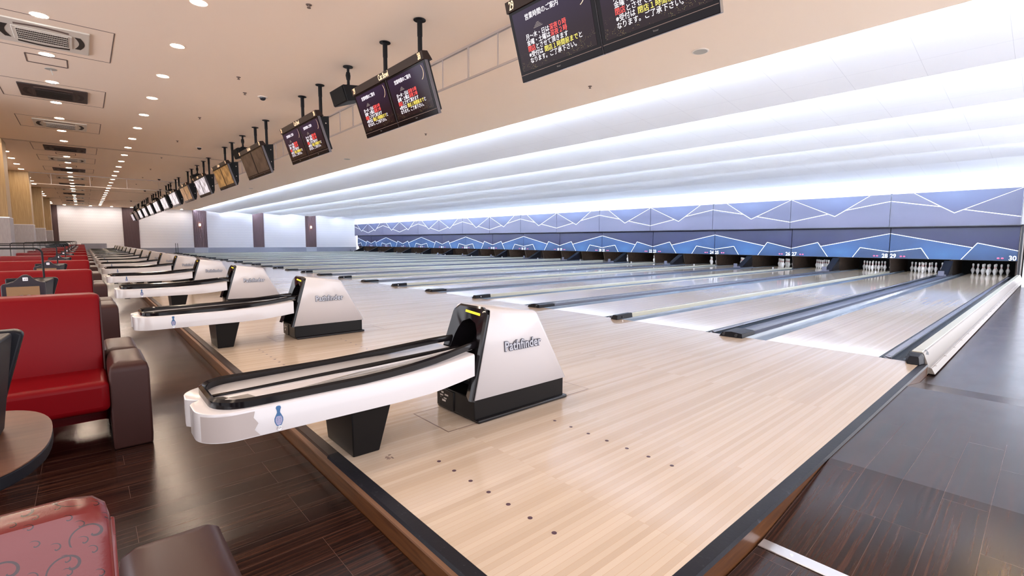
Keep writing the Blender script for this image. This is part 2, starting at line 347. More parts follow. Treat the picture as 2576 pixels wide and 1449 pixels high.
st = B(); st.box(.905, 2.6, -3.83, -3.765, FL, FL + .006)
o = st.done('step_edge_strip', 'aluminium', bevel=.002); tag(o, 'aluminium edging strip at the foot of the dark walkway ramp', 'edging strip')
for x in (1.02, 1.25, 1.48, 1.71):
    b = B(); b.disc((x, -3.797, FL + .006), .006, 0, .001, 12); b.done('screw', 'chrome', o)

# ------------------------------------------------------------------ ceiling
b = B(); b.poly([(XF, -12.5, 3.85), (5, -12.5, 3.85), (5, PAN[0], 3.85), (XF, PAN[0], 3.85)])
b.poly([(XF, PAN[0], 3.85), (5, PAN[0], 3.85), (5, PAN[0], 3.905), (XF, PAN[0], 3.905)])
struct(b.done('ceiling', 'ceiling_beige', smooth=False), 'flat beige ceiling over seats and approach')
b = B(); prof = [(PAN[0], 3.905), (PAN[0] - .03, 3.905), (PAN[0] - .03, 3.875), (PAN[0] - .15, 3.875), (PAN[0] - .15, 3.985)]
for e in PAN[1:]: prof += [(e, 3.672), (e, 3.795), (e - .02, 3.795), (e - .02, 3.72), (e - .15, 3.74), (e - .15, 3.94)]
prof += [(17.2, 3.56)]
b.loft([[(XF, y, z) for y, z in prof], [(5, y, z) for y, z in prof]], cap=False, close=False)
struct(b.done('ceiling', 'ceiling_white', smooth=False), 'white stepped ceiling panels over the lanes')
b = B(); b.box(XF, 5, 17.2, 17.3, 1.72, 3.58); struct(b.done('wall_back', 'cove_white', smooth=False), 'white wall band above the masking panels')
# ceiling joints
def groove(pts, wdt=.012):
    b = B()
    for (x0, y0), (x1, y1) in pts:
        d = Vector((x1 - x0, y1 - y0)).normalized() * wdt / 2; n_ = Vector((-d.y, d.x))
        b.loft([[(x0 - d.x + sx * n_.x, y0 - d.y + sx * n_.y, z) for sx, z in ((-1, 3.8475), (1, 3.8475), (1, 3.851), (-1, 3.851))],
                [(x1 + d.x + sx * n_.x, y1 + d.y + sx * n_.y, z) for sx, z in ((-1, 3.8475), (1, 3.8475), (1, 3.851), (-1, 3.851))]])
    return b
for i, X in enumerate((-17.52, -26.3, -33.9, -42.2)):
    struct(groove([((X, -8.2), (X, -1.6)), ((X - .10, -8.2), (X - .10, -1.6))], .014).done('trim_%d' % (4 + i), 'groove', smooth=False), 'double joint line across the beige ceiling')

# ------------------------------------------------------------------ far wall
STR = [(-3.22, -2.14), (1.80, 2.86), (6.74, 7.72), (11.74, 12.82), (-8.2, -7.22)]
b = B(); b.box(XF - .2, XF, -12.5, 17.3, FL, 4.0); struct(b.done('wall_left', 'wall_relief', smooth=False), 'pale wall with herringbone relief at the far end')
for i, (y0, y1) in enumerate(STR):
    b = B(); b.box(XF - .01, XF + .07, y0, y1, .46 if i else .0, 3.86); struct(b.done('trim_%d' % (8 + i), 'slat_brown', smooth=False), 'dark brown slatted wall strip')
    if i in (1, 3):
        b = B(); b.box(XF - .01, XF + .09, y0, y1, 0, .45); struct(b.done('trim_%d' % (15 + i), 'base_light', smooth=False), 'light grey plinth below a slatted strip')
b = B(); b.box(XF - .01, XF + .05, -5.0, 17.2, -.08, .45); struct(b.done('baseboard_left', 'base_gray', smooth=False), 'grey band along the foot of the far wall')
b = B(); b.box(XF - .01, XF + .06, -5.0, 17.2, .45, .475); struct(b.done('trim_14', 'wall_white', smooth=False), 'pale rail on top of the grey band')
for i, (y, z) in enumerate([(2.31, 2.54), (12.3, 2.55)]):
    t = thing('wall_sconce', (XF + .07, y, z), 'small glowing wall lamp on the %s dark slatted strip' % ('nearer' if i else 'farther'), 'wall lamp', 'wall lamps on slatted strips')
    t['label'] = ['glowing wall lamp on the dark strip beside the ceiling step', 'glowing wall lamp on the dark strip next to the masking panels'][i]
    b = B(); b.prism([(0, -.09), (.10, -.07), (.10, .07), (0, .09)], 'y', -.07, .07); b.done('lamp_body', 'sconce_body', t, bevel=.006)
    for z_ in (.088, -.098): b = B(); b.box(.01, .09, -.055, .055, z_, z_ + .010); b.done('lamp_glow', 'sconce_glow', t)
# seating-side wall and wooden columns
b = B(); b.box(XF, -11.8, -8.45, -8.25, FL, 3.86); struct(b.done('wall_front', 'column_wood', smooth=False), 'wood veneer wall behind the seats')
for i, X in enumerate((-17.45, -25.95, -33.8, -42.2)):
    b = B(); b.box(X - .95, X, -8.25, -7.30, 1.73, 3.849)
    b.mi = 1; b.box(X - .97, X + .015, -8.25, -7.285, FL, 1.72); b.mi = 2; b.box(X - .97, X + .018, -8.25, -7.282, 1.715, 1.735)
    struct(b.done('wall_column', ['column_wood', 'wainscot', 'aluminium'], smooth=False), 'square column in golden veneer over a grey wainscot')
b = B(); b.box(-25.0, -18.4, -8.25, -8.0, 3.25, 3.849); struct(b.done('trim_20', 'ceiling_beige', smooth=False), 'beige bulkhead between two columns')
b = B(); b.box(.99, 2.6, 14.0, 14.15, FL, 3.7); struct(b.done('wall_right', 'wall_white', smooth=False), 'white wall closing the walkway')

# ------------------------------------------------------------------ lanes
b = B(); b.box(-LW / 2, LW / 2, 0, 19.15, -.06, 0)
lane_me = b.done('bowling_lane', 'lane_wood', smooth=False)
for i in range(7):
    x = (i - 3) * .1351; y = 4.30 - .155 * abs(i - 3); b = B()
    b.prism([(x - .016, y - .075), (x, y + .075), (x + .016, y - .075), (x, y - .05)], 'z', 0, .0006); b.done('arrow_mark', 'dot_plum', lane_me, smooth=False)
for x in (-.405, -.338, -.27, -.20, -.135, .135, .20, .27, .338, .405):
    b = B(); b.disc((x, 2.05, 0), .0095, 0, .0006, 10); b.done('dot_mark', 'dot_plum', lane_me)
for y, w_ in ((2.452, .003), (.0, .004)):
    b = B(); b.box(-LW / 2, LW / 2, y, y + w_, 0, .0004); b.done('joint_line', 'stamp', lane_me, smooth=False)
for n_ in range(30, 0, -1):
    o = lane_me if n_ == 30 else dup(lane_me)
    o.location = (lane_x(n_), 0, 0)
    tag(o, 'glossy maple bowling lane ending under the number %s' % word(n_), 'bowling lane', 'bowling lanes side by side')
# gutters
def gutter(side):                                     # trough, lane edge at x=0, extends +x for side=1
    b = B(); n_ = 9; w_ = .235
    pr = [(.0, 0), (.004, -.012)] + [(w_ / 2 + (w_ / 2 - .004) * -math.cos(PI * t / n_), -.012 - .075 * math.sin(PI * t / n_)) for t in range(1, n_)] + [(w_ - .004, -.012), (w_, 0), (w_, -.10), (0, -.10)]
    pr = [(side * x, z) for x, z in pr]
    b.loft([[(x, 0.002, z) for x, z in pr], [(x, 19.5, z) for x, z in pr]])
    return b.done('lane_gutter', 'gutter_gray')
gR, gL = gutter(1), gutter(-1)
bp = B(); bp.mi = 1; bp.box(.010, .016, .02, 17.6, -.012, -.003); bp.box(.072, .079, .10, 17.6, -.016, -.006); bp.prism([(.014, .10), (.07, .0), (.079, .03), (.02, .15)], 'z', -.014, -.0075)
bp.mi = 0; bp.prism([(.016, .16), (.072, .10), (.072, 17.6), (.016, 17.6)], 'z', -.017, -.006)
bp.mi = 1; bp.disc((.047, .20, 0), .010, -.008, -.0045, 12)
bp = bp.done('bumper_rail', ['bumper_gray', 'line_black'], gR)
for n_ in range(30, 0, -1):
    x = lane_x(n_)
    o = gR if n_ == 30 else dup(gR); o.location = (x + LW / 2, 0, 0)
    tag(o, 'grey gutter with folded bumper rail on the higher-numbered side of lane %s' % word(n_), 'gutter', 'gutters with folded bumper rails')
    o = gL if n_ == 30 else dup(gL); o.location = (x - LW / 2, 0, 0)
    tag(o, 'smooth grey gutter on the lower-numbered side of lane %s' % word(n_), 'gutter', 'smooth gutters')
# wide dividers (over the ball track), with black hood at the foul line and plate at the pin end
def wide_divider():
    t = thing('lane_divider', (-D1 / 2, 0, 0), '', 'lane divider')
    b = B(); W_ = .128
    b.loft([[(x, y, z) for x, z in ((-W_, -.09), (-W_, .012), (-.09, .030), (.085, .040), (.10, .034), (.103, .0), (W_, -.012), (W_, -.09))] for y in (.15, 16.93)])
    b.done('track_cover', 'divider_dark', t)
    b = B()
    b.loft([[(-.125, -.13, .001), (-.105, -.09, .048), (0.0, -.09, .063), (.125, -.085, .050), (.140, -.105, .001)],
            [(-.118, .30, .001), (-.108, .30, .050), (0, .30, .056), (.115, .30, .046), (.124, .30, .001)]])
    c = b.done('end_cap', 'cap_black', t, bevel=.004)
    for x, z in ((-.075, .028), (.07, .028)):
        b = B(); b.loft([[(x + .017 * math.cos(a), y, z + .017 * math.sin(a)) for a in [2 * PI * k / 14 for k in range(14)]] for y in (-.122, -.085)]); b.done('bolt_hole', 'return_dark', c)
    b = B(); b.box(-.09, .07, 15.35, 15.37, .05, .215); b.box(-.13, .10, 15.33, 15.60, .036, .055); b.done('deflector_plate', 'plate_gray', t, bevel=.012)
    b = B(); b.box(.0, .09, 15.42, 15.62, .05, .095); b.done('sensor_box', 'bumper_gray', t, bevel=.01)
    b = B(); b.loft([[(-.12, 15.75, .04), (.36 - .24, 15.75, .04), (.12, 15.75, .06), (-.12, 15.75, .06)],
                     [(-.12, 16.75, .04), (.12, 16.75, .04), (.12, 16.75, .52), (-.12, 16.75, .52)]]); b.done('lift_cover', 'console_side', t, bevel=.01)
    return t
def narrow_divider():
    t = thing('lane_divider', (-D1 - (P - D1) / 2, 0, 0), '', 'lane divider')
    b = B(); b.loft([[(x, y, z) for x, z in ((-.0265, -.09), (-.0265, .052), (-.018, .060), (.018, .060), (.0265, .052), (.0265, -.09))] for y in (.15, 16.93)]); b.done('rail_cap', 'divider_cream', t)
    b = B(); b.loft([[(-.055, -.12, .001), (-.038, -.085, .062), (.038, -.085, .062), (.055, -.11, .001)], [(-.052, .28, .001), (-.040, .28, .068), (.040, .28, .068), (.052, .28, .001)]])
    c = b.done('end_cap', 'cap_black', t, bevel=.004)
    b = B(); b.loft([[(x, .03 + .018 * math.cos(a), .030 + .016 * math.sin(a)) for a in [2 * PI * k / 14 for k in range(14)]] for x in (.049, .0535)]); b.done('bolt_hole', 'return_dark', c)
    b = B(); b.loft([[(x, .03 + .009 * math.cos(a), .030 + .009 * math.sin(a)) for a in [2 * PI * k / 12 for k in range(12)]] for x in (.051, .0545)]); b.done('bolt', 'chrome', c)
    b = B(); b.box(-.02, .02, 14.9, 14.96, .06, .14); b.done('foot_sensor', 'return_white', t, bevel=.004)
    return t
wd, nd = wide_divider(), narrow_divider()
for k in range(15):
    o = wd if k == 0 else dup(wd); o.location = (-D1 / 2 - k * P, 0, 0)
    tag(o, 'wide dark divider with black hood between lanes %s and %s' % (word(29 - 2 * k), word(30 - 2 * k)), 'lane divider', 'wide dark dividers')
    if k < 14:
        o = nd if k == 0 else dup(nd); o.location = (-D1 - (P - D1) / 2 - k * P, 0, 0)
        tag(o, 'narrow cream capped divider between lanes %s and %s' % (word(28 - 2 * k), word(29 - 2 * k)), 'lane divider', 'narrow cream dividers')
# outer divider beside lane thirty
t = thing('lane_divider', (.765, 0, 0), 'cream boxed divider beside lane thirty and the dark walkway', 'lane divider')
b = B(); b.loft([[(x, y, z) for x, z in ((.0, -.10), (.0, .085), (.012, .10), (.085, .10), (.095, .094), (.10, .085), (.135, -.01), (.135, -.10))] for y in (.02, 16.88)]); b.done('rail_cap', 'divider_beige', t)
b = B(); b.loft([[(x, y, z) for x, z in ((.006, .10), (.010, .106), (.080, .106), (.086, .10))] for y in (.03, 16.88)]); b.done('top_strip', 'divider_cream', t)
b = B(); b.loft([[(x, y, z) for x, z in ((.135, -.095), (.135, -.035), (.16, -.045), (.185, -.095))] for y in (.05, 16.88)]); c = b.done('side_ledge', 'divider_beige', t)
b = B()
for k in range(26): y = .2 + k * .62; b.box(.136, .175, y, y + .006, -.043, -.038)
b.box(.150, .153, .05, 16.88, -.043, -.036); b.done('ledge_joint', 'return_worn', c)
b = B(); b.loft([[(-.028, -.02, .002), (-.018, -.02, .07), (.0, -.03, .094), (.085, -.03, .094), (.10, -.02, .07), (.112, -.02, .002)][::1],
                 [(-.020, .20, .002), (-.014, .20, .075), (.0, .20, .104), (.088, .20, .104), (.108, .20, .08), (.118, .20, .002)]])
b.loft([[(-.028, -.02, .002), (-.018, -.02, .07), (.0, -.03, .094), (.085, -.03, .094), (.10, -.02, .07), (.112, -.02, .002)], [(.0, -.12, .002), (.008, -.115, .06), (.015, -.10, .075), (.075, -.10, .075), (.082, -.115, .06), (.09, -.12, .002)]])
c = b.done('end_cap', 'cap_black', t, bevel=.004)
b = B(); b.loft([[(.045 + .036 * math.cos(a), .15 + .004 * math.sin(a), .106 + .0 * z) for a in [2 * PI * k / 16 for k in range(16)]] for z in (0, 1)]); b.box(.012, .078, .195, .203, .075, .103); b.done('rail_hole', 'return_dark', c)

# ------------------------------------------------------------------ ball returns
def rr_half(y):                                       # half width of the rack body along y (rel. to -4.3)
    if y > -4.42: return .268 - .045 * min(1, (y + 4.42) / .36)
    return .268
def zt(y): t = max(0, min(1, (y + 4.95) / .87)); return .400 + .042 * t * t
def zb(y): t = max(0, min(1, (y + 4.65) / .57)); return .272 + .035 * t * t
def ball_return():
    X0 = -D1 / 2; t = thing('ball_return', (X0, -4.3, 0), '', 'ball return'); OY = 4.3
    R = lambda p: (p[0], p[1] + OY, p[2])
    # hood: tapered shell open towards the bowlers
    def hoodring(y, z, hw, r=.03):
        return None
    def sect(q, inset=0.):                            # q 0..1 front->rear profile loops
        pass
    b = B()
    def corner(y, z, hw): return [R((-hw, y, z)), R((hw, y, z))]
    pf = [(-4.085, .155, .236), (-3.915, .700, .186), (-3.505, .650, .180), (-3.250, .150, .226)]
    L_ = [b.m.verts.new(R((-hw, y, z))) for y, z, hw in pf]; Rr = [b.m.verts.new(R((hw, y, z))) for y, z, hw in pf]
    b._f([L_[0], L_[1], L_[2], L_[3]]); b._f([Rr[3], Rr[2], Rr[1], Rr[0]]); b._f([L_[1], Rr[1], Rr[2], L_[2]]); b._f([L_[2], Rr[2], Rr[3], L_[3]])
    h = b.done('hood', 'return_white', t, bevel=.026, seg=4)
    so = h.modifiers.new('solid', 'SOLIDIFY'); so.thickness = .012; so.offset = -1
    # black bezel with arched opening
    def fr(s, v, d):                                  # s = lateral, v = 0 bottom..1 top along the slanted front, d = depth forward
        y = -4.085 + v * .170; z = .155 + v * .545; nx = (0, -.955, .298)
        return R((s, y + nx[1] * d, z + nx[2] * d))
    out = [(-.226, -.02), (-.182, .93), (-.172, .985), (-.150, 1.0), (.150, 1.0), (.172, .985), (.182, .93), (.226, -.02)]
    arch = [(-.150, .02), (-.135, .50), (-.115, .68), (-.075, .80), (-.03, .85), (.03, .85), (.075, .80), (.115, .68), (.135, .50), (.150, .02)]
    b = B()
    loop = [out[0], out[1], out[2], out[3], out[4], out[5], out[6], out[7]]
    # fill between outer loop and arch with quads by matching parameter
    import itertools
    n_ = 20
    def samp(pl, t_):
        ls = [math.dist(a, c_) for a, c_ in zip(pl, pl[1:])]; tot = sum(ls); q = t_ * tot
        for (a, c_), l in zip(zip(pl, pl[1:]), ls):
            if q <= l or (a, c_) == (pl[-2], pl[-1]): f_ = q / l; return (a[0] + (c_[0] - a[0]) * f_, a[1] + (c_[1] - a[1]) * f_)
            q -= l
    oo = [samp(loop, i / n_) for i in range(n_ + 1)]; aa = [samp(arch, i / n_) for i in range(n_ + 1)]
    # slanted rings: outer back, outer front, inner front, inner deep
    rings = [[fr(s_, v, -.01) for s_, v in oo], [fr(s_, v, .020) for s_, v in oo], [fr(s_ * .93, v * .975 + .0, .030) for s_, v in oo],
             [fr(s_, v, .008) for s_, v in aa], [fr(s_, v, -.16) for s_, v in aa]]
    b.loft(rings, cap=False, close=False)
    b.poly([fr(s_, v, -.16) for s_, v in aa])
    bz = b.done('bezel', 'return_black', t)
    b = B(); b.loft([[fr(s_, v, d) for s_, v in ((-.040, .915), (.118, .895), (.118, .922), (-.040, .942))] for d in (.0235, .0265)]); b.done('warning_strip', 'sticker_yellow', bz)
    b = B(); b.loft([[fr(s_, v, d) for s_, v in ((-.03, .15), (.13, .15), (.10, .36), (-.01, .36))] for d in (-.05, -.15)]); b.done('lift_guard', 'return_base', bz, bevel=.008)
    # base
    b = B(); b.box(-.207, .215, -4.075 + OY, -3.275 + OY, .02, .157); b.box(-.175, -.0, -4.082 + OY, -4.07 + OY, .02, .15)
    b.mi = 0; ba = b.done('base', 'return_base', t, bevel=.006)
    b = B(); b.box(-.225, .238, -4.06 + OY, -3.255 + OY, .0, .024); b.done('kick_strip', 'return_black', ba, bevel=.008)
    b = B()
    for (x0, x1, z0, z1) in ((-.14, -.115, .118, .130), (-.155, -.12, .100, .108), (-.10, -.06, .108, .118), (-.11, -.08, .085, .092), (-.13, -.09, .066, .078), (-.15, -.145, .088, .092)):
        b.box(x0, x1, -4.0835 + OY, -4.082 + OY, z0, z1)
    b.done('control_marking', 'print_light', ba)
    # emblem on both hood sides is seen on one side only
    nrm = Vector((.995, .0, .095)); up = Vector((-.092, 0, .996))
    ox = .2115
    for kind, off, ex in (('emblem_dark', .0052, .0022), ('emblem_silver', .0016, .0048)):
        text('emblem' if kind == 'emblem_silver' else 'emblem_backing', 'Pathfinder', .084, kind, h if off > .001 else h, (ox + .0035, -3.672 + OY, .447), (0, 1, 0), up, offset=off, extrude=ex, sx=.88, space=1.06)
    # rack body
    def outline(inset=0., notch=True, nseg=10):
        pts = []; hw0 = .268 - inset; yn = -5.505 + inset; r = .14 - inset * .6
        ys = [-4.08, -4.2, -4.32, -4.42, -4.6, -4.8, -5.0, -5.2]
        for y in ys: pts.append((rr_half(y) - inset, y))
        c1 = (hw0 - r, yn + r)
        for k in range(nseg + 1): a = -PI / 2 * k / nseg; pts.append((c1[0] + r * math.cos(a), c1[1] + r * math.sin(a)))
        if notch: pts += [(.035, yn), (.005, yn + .012), (-.02, yn + .042), (-.045, yn + .012), (-.07, yn - .004)]
        c2 = (-(hw0 - r), yn + r)
        for k in range(nseg + 1): a = -PI / 2 - PI / 2 * k / nseg; pts.append((c2[0] + r * math.cos(a), c2[1] + r * math.sin(a)))
        for y in ys[::-1]: pts.append((-(rr_half(y) - inset), y))
        return pts
    o1 = outline(); o2 = outline(.010)
    b = B(); b.loft([[R((x, y, zb(y))) for x, y in o1], [R((x, y, zt(y) - .012)) for x, y in o1], [R((x * .985, y, zt(y) - .003)) for x, y in o1], [R((x, y, zt(y))) for x, y in o2]])
    rk = b.done('ball_rack', 'return_white', t)
    # worn side plate near the nose
    i0 = [p for p in o1 if p[0] > .10 and p[1] < -5.33]
    b = B(); i0.sort(key=lambda p: -p[1]); i0 = i0[:8]
    i0 = [(.2685, -5.30)] + i0
    rg = []
    for q in (.0, .25, .5, .75, 1.): rg.append([R((x * 1.0035, y - .0012, zb(y) + .004 + q * (zt(y) - zb(y) - .018))) for x, y in i0])
    for j, r_ in enumerate(rg): r_[0] = (r_[0][0], r_[0][1] + (.018, -.004, .012, -.006, .0)[j], r_[0][2])
    b.loft(rg, cap=False, close=False); b.done('worn_plate', 'return_worn', rk)
    # black cushion rim
    def rim(inset):
        pts = []; hw0 = .268 - inset; r = .15 - inset * .5; yn = -5.47 + inset
        def hw(y): f_ = max(0, min(1, (y + 4.75) / .75)); return (hw0) * (1 - .42 * f_ * f_)
        def zz(y): f_ = max(0, min(1, (y + 4.75) / .8)); return .018 * f_
        ys = [-3.97, -4.05, -4.15, -4.25, -4.35, -4.5, -4.65, -4.8, -5.0, -5.2]
        for y in ys: pts.append((hw(y), y, zz(y)))
        for k in range(9): a = -PI / 2 * k / 8; pts.append((hw0 - r + r * math.cos(a), yn + r + r * math.sin(a), 0))
        for k in range(9): a = -PI / 2 - PI / 2 * k / 8; pts.append((-(hw0 - r) + r * math.cos(a), yn + r + r * math.sin(a), 0))
        for y in ys[::-1]: pts.append((-hw(y), y, zz(y)))
        return pts
    ro, ri = rim(.022), rim(.048)
    b = B(); Z = lambda p, dz: R((p[0], p[1], zt(p[1]) + p[2] + dz))
    b.loft([[Z(p, -.002) for p in ro], [Z(p, .030) for p in ro], [Z(((p[0] + q[0]) / 2, (p[1] + q[1]) / 2, p[2]), .040) for p, q in zip(ro, ri)], [Z(p, .030) for p in ri], [Z(p, .0) for p in ri]], cap=False, close=False)
    b.done('cushion_rim', 'return_black', rk, smooth=True)
    # deck details
    def strip(name, pts, m, h0, h1, par=None):
        b = B(); b.loft([[R((x, y, zt(y) + h0)) for x, y in pts], [R((x, y, zt(y) + h1)) for x, y in pts]]); return b.done(name, m, par or rk, smooth=False)
    strip('centre_bar', [(-.030, -5.405), (-.020, -5.415), (-.008, -5.405), (-.004, -4.7), (.016, -4.05), (-.014, -4.02), (-.030, -4.7)], 'return_black', .0, .010)
    strip('ball_channel', [(.045, -5.365), (.145, -5.30), (.205, -5.17), (.212, -4.75), (.165, -4.25), (.12, -4.02), (.045, -4.02), (.035, -4.5), (.032, -5.12)], 'channel_gray', .0, .003)
    strip('channel_edge', [(.022, -5.2), (.032, -5.12), (.035, -4.5), (.045, -4.02), (.028, -4.02), (.018, -4.5)], 'return_white', .0, .007)
    strip('stop_wedge', [(.0, -5.435), (.105, -5.445), (.09, -5.405), (.055, -5.36), (.022, -5.375)], 'return_base', .0, .006)
    strip('stop_leaf', [(.115, -5.44), (.16, -5.40), (.158, -5.33), (.145, -5.30), (.06, -5.362), (.09, -5.405)], 'return_white', .0, .005)
    # leg
    b = B(); b.loft([[R(p) for p in ((-.175, -4.83, 0), (.175, -4.83, 0), (.178, -4.685, 0), (-.178, -4.685, 0))], [R(p) for p in ((-.205, -4.845, .275), (.205, -4.845, .275), (.205, -4.62, .275), (-.205, -4.62, .275))]])
    b.done('leg', 'return_base', t, bevel=.006)
    b = B(); b.disc(R((-.04, -5.36, 0)), .035, .235, .273, 14); b.done('foot_pad', 'cap_black', rk)
    # reset button decal
    pin = [(.0, .047), (.008, .045), (.011, .037), (.007, .026), (.006, .016), (.012, .004), (.018, -.010), (.018, -.024), (.012, -.040), (.007, -.046), (0, -.046)]
    pin = pin + [(-x, y) for x, y in pin[-2:0:-1]]
    b = B(); b.prism([(-5.206 + OY + x, .380 - .037 + y) for x, y in pin], 'x', .268, .2694); dc = b.done('reset_decal', 'decal_blue', rk, smooth=False)
    b = B(); b.prism([(-5.206 + OY + x * .78, .380 - .037 + (y + .012) * .82 - .014) for x, y in pin if y < .012], 'x', .2694, .2700); b.done('decal_field', 'decal_lilac', dc, smooth=False)
    for s_, dy in (('リ\nセ\nッ\nト', .0055), ('ボ\nタ\nン', -.0055)):
        text('decal_lettering', s_, .0088, 'decal_blue', dc, (.2702, -5.206 + OY + dy, .326 if dy > 0 else .324), (0, 1, 0), (0, 0, 1), extrude=.0002)
    b = B(); b.tube([(.270, -5.206 + OY + .009 * math.cos(a), .2885 + .009 * math.sin(a)) for a in [2 * PI * k / 14 for k in range(15)]], .0022, 6, cap=False); b.done('reset_button', 'chrome', rk)
    return t
br_ = ball_return()
for k in range(15):
    o = br_ if k == 0 else dup(br_); o.location = (-D1 / 2 - k * P, -4.3, 0)
    lab = ('cream ball return with black oval rack, %s in the row counted from the front' % ORD[k]) if k else 'big white ball return with a chipped corner beside the small printed mark'
    tag(o, lab, 'ball return', 'ball returns along the approach')
    if k:
        for c in KIDS(o):
            if c.name.startswith('ball_rack'):
                for c2 in KIDS(c):
                    if c2.name.startswith('worn_plate'): bpy.data.objects.remove(c2)
    # access plate in front of each hood
    b = B(); x = -D1 / 2 - k * P
    for q in (((x - .19, -4.262), (x + .208, -4.266)), ((x + .208, -4.266), (x + .212, -2.98)), ((x - .19, -4.262), (x - .19, -4.06)), ((x - .19, -2.98), (x + .212, -2.98))):
        (x0, y0), (x1, y1) = q; b.box(min(x0, x1) - .0015, max(x0, x1) + .0015, min(y0, y1) - .0015, max(y0, y1) + .0015, 0, .0006)
    if k < 8:
        tag(b.done('access_panel_seam', 'stamp', smooth=False), 'thin dark outline of a floor panel around the %s ball return from the front' % ORD[k], 'floor panel', 'floor panel outlines')
    else: bpy.data.objects.remove
# dots on the approach
dot = B(); dot.disc((0, 0, 0), .0105, 0, .0007, 14); dot = dot.done('approach_dot', 'dot_plum', smooth=False)
first = True
POSW = ['closest to the ball return', 'second from the ball return', 'third from the ball return', 'in the middle of its row', 'third from the walkway side', 'second from the walkway side', 'closest to the walkway side']
for n_, rows in ((30, (-3.658, -4.516)), (28, (-3.658, -4.516)), (29, (-3.658,)), (27, (-3.658,))):
    for ri_, y in enumerate(rows):
        for i in range(7):
            o = dot if first else dup(dot); first = False
            o.location = (lane_x(n_) + (i - 3) * .1351 + .012, y, 0)
            tag(o, 'small dark floor dot %s, %s row before lane %s' % (POSW[i], ['forward', 'rear'][ri_], word(n_)), 'floor dot', 'guide dots before lane ' + word(n_))
b = B()
for i in range(7): b.box(-.62 + i * .006, -.616 + i * .006, -4.70 - (i % 3) * .004, -4.69 + (i % 2) * .008, 0, .0005)
b.box(-.63, -.62, -4.68, -4.665, 0, .0005); b.box(-.60, -.575, -4.68, -4.672, 0, .0005)
tag(b.done('floor_stamp', 'stamp', smooth=False), 'small printed mark on the pale boards near the corner of the approach', 'mark')

# ------------------------------------------------------------------ masking panels
YL, YU = 16.9, 16.6
def mask_panel(a, upper, label, left_joint):
    """a: X of the type A joint. Panel spans one pair. left_joint True: A joint on its low-x side."""
    sg = 1 if left_joint else -1
    X = lambda u: a + sg * u
    y = YU if upper else YL
    z0, z1 = (1.725, 2.905) if upper else (.56, 1.70)
    b = B(); g = .012
    xs = sorted((X(g), X(P - g)))
    b.box(xs[0], xs[1], y, y + .04, z0, z1); m0 = 'art_ground_up' if upper else 'art_ground_low'
    t = b.done('masking_panel', m0, smooth=False)
    tag(t, label, 'masking panel', 'upper masking panels' if upper else 'lower masking panels')
    def pl(name, pts, m, d):
        b = B(); b.loft([[(X(min(max(u, g), P - g)), y - dd, min(max(z, z0), z1)) for u, z in pts] for dd in (0, d)]); return b.done(name, m, t, smooth=False)
    def lines(segs, m='line_glow', wd_=.020):
        b = B()
        for p, q in segs:
            d = Vector((q[0] - p[0], q[1] - p[1])); d.normalize(); nn = Vector((-d.y, d.x)) * wd_ / 2
            b.loft([[(X(min(max(u, g), P - g)), y - dd, min(max(z, z0), z1)) for u, z in ((p[0] + nn.x, p[1] + nn.y), (q[0] + nn.x, q[1] + nn.y), (q[0] - nn.x, q[1] - nn.y), (p[0] - nn.x, p[1] - nn.y))] for dd in (.002, .005)])
        return b.done('light_line', m, t, smooth=False)
    if not upper:
        pl('blue_field', [(0, 1.474), (2.27, .978), (2.01, z0), (1.15, z0), (.92, .943), (0, .798)], 'art_blue_low', .002)
        pl('blue_wedge', [(2.01, z0), (2.385, 1.135), (P, .883), (P, z0)], 'art_wedge_low', .0025)
        pl('blue_wedge', [(0, z0), (0, .798), (.92, .943), (1.15, z0)], 'art_wedge_low', .0025)
        lines([((0, 1.474), (2.27, .978)), ((2.01, z0), (2.385, 1.135)), ((2.385, 1.135), (P, .883)), ((0, .798), (.92, .943)), ((.92, .943), (1.15, z0))])
    else:
        pl('blue_field', [(.65, z1), (1.42, 2.383), (1.765, 2.16), (P, z1)], 'art_blue_up', .002)
        pl('side_field', [(2.0, 2.262), (P, z1), (P, 1.983)], 'art_side_up', .0025)
        lines([((0, 2.65), (1.42, 2.383)), ((.65, z1), (1.42, 2.383)), ((1.42, 2.383), (1.765, 2.16)), ((1.765, 2.16), (P, 2.905)), ((2.0, 2.265), (P, 1.983))])
    return t, X, sg
for k in range(15):
    # pair (30-2k, 29-2k): spans XJ[k+1]..XJ[k]
    hi, lo = .7625 - k * P, .7625 - (k + 1) * P
    a, lj = (lo, True) if k % 2 == 0 else (hi, False)
    pw = 'lanes %s and %s' % (word(29 - 2 * k), word(30 - 2 * k))
    mask_panel(a, True, 'upper blue masking panel with white light lines above ' + pw, lj)
    t, X, sg = mask_panel(a, False, 'lower blue masking panel with lane numbers above ' + pw, lj)
    for nn, xj, s_ in ((30 - 2 * k, hi, -1), (29 - 2 * k, lo, 1)):
        text('lane_number', str(nn), .215, 'number_white', t, (xj + s_ * .125, YL - .004, .635), (1, 0, 0), (0, 0, 1), offset=.004, extrude=.001, sx=.86)
        for q in (.36, .455):
            b = B(); b.loft([[(xj + s_ * q + r_ * math.cos(a_), y_, .633 + r_ * .75 * math.sin(a_)) for a_ in [2 * PI * j / 14 for j in range(14)]] for r_, y_ in ((.036, YL), (.036, YL - .006), (.020, YL - .014))]); b.done('signal_lamp', 'dot_red', t)
b = B(); b.box(-49.82, .775, 16.60, 16.95, 1.700, 1.724); struct(b.done('trim_21', 'line_black', smooth=False), 'black rail between the two rows of masking panels')
b = B(); b.box(-49.82, .775, 16.89, 16.95, .545, .5595); struct(b.done('trim_22', 'line_black', smooth=False), 'black lower rail under the masking panels')
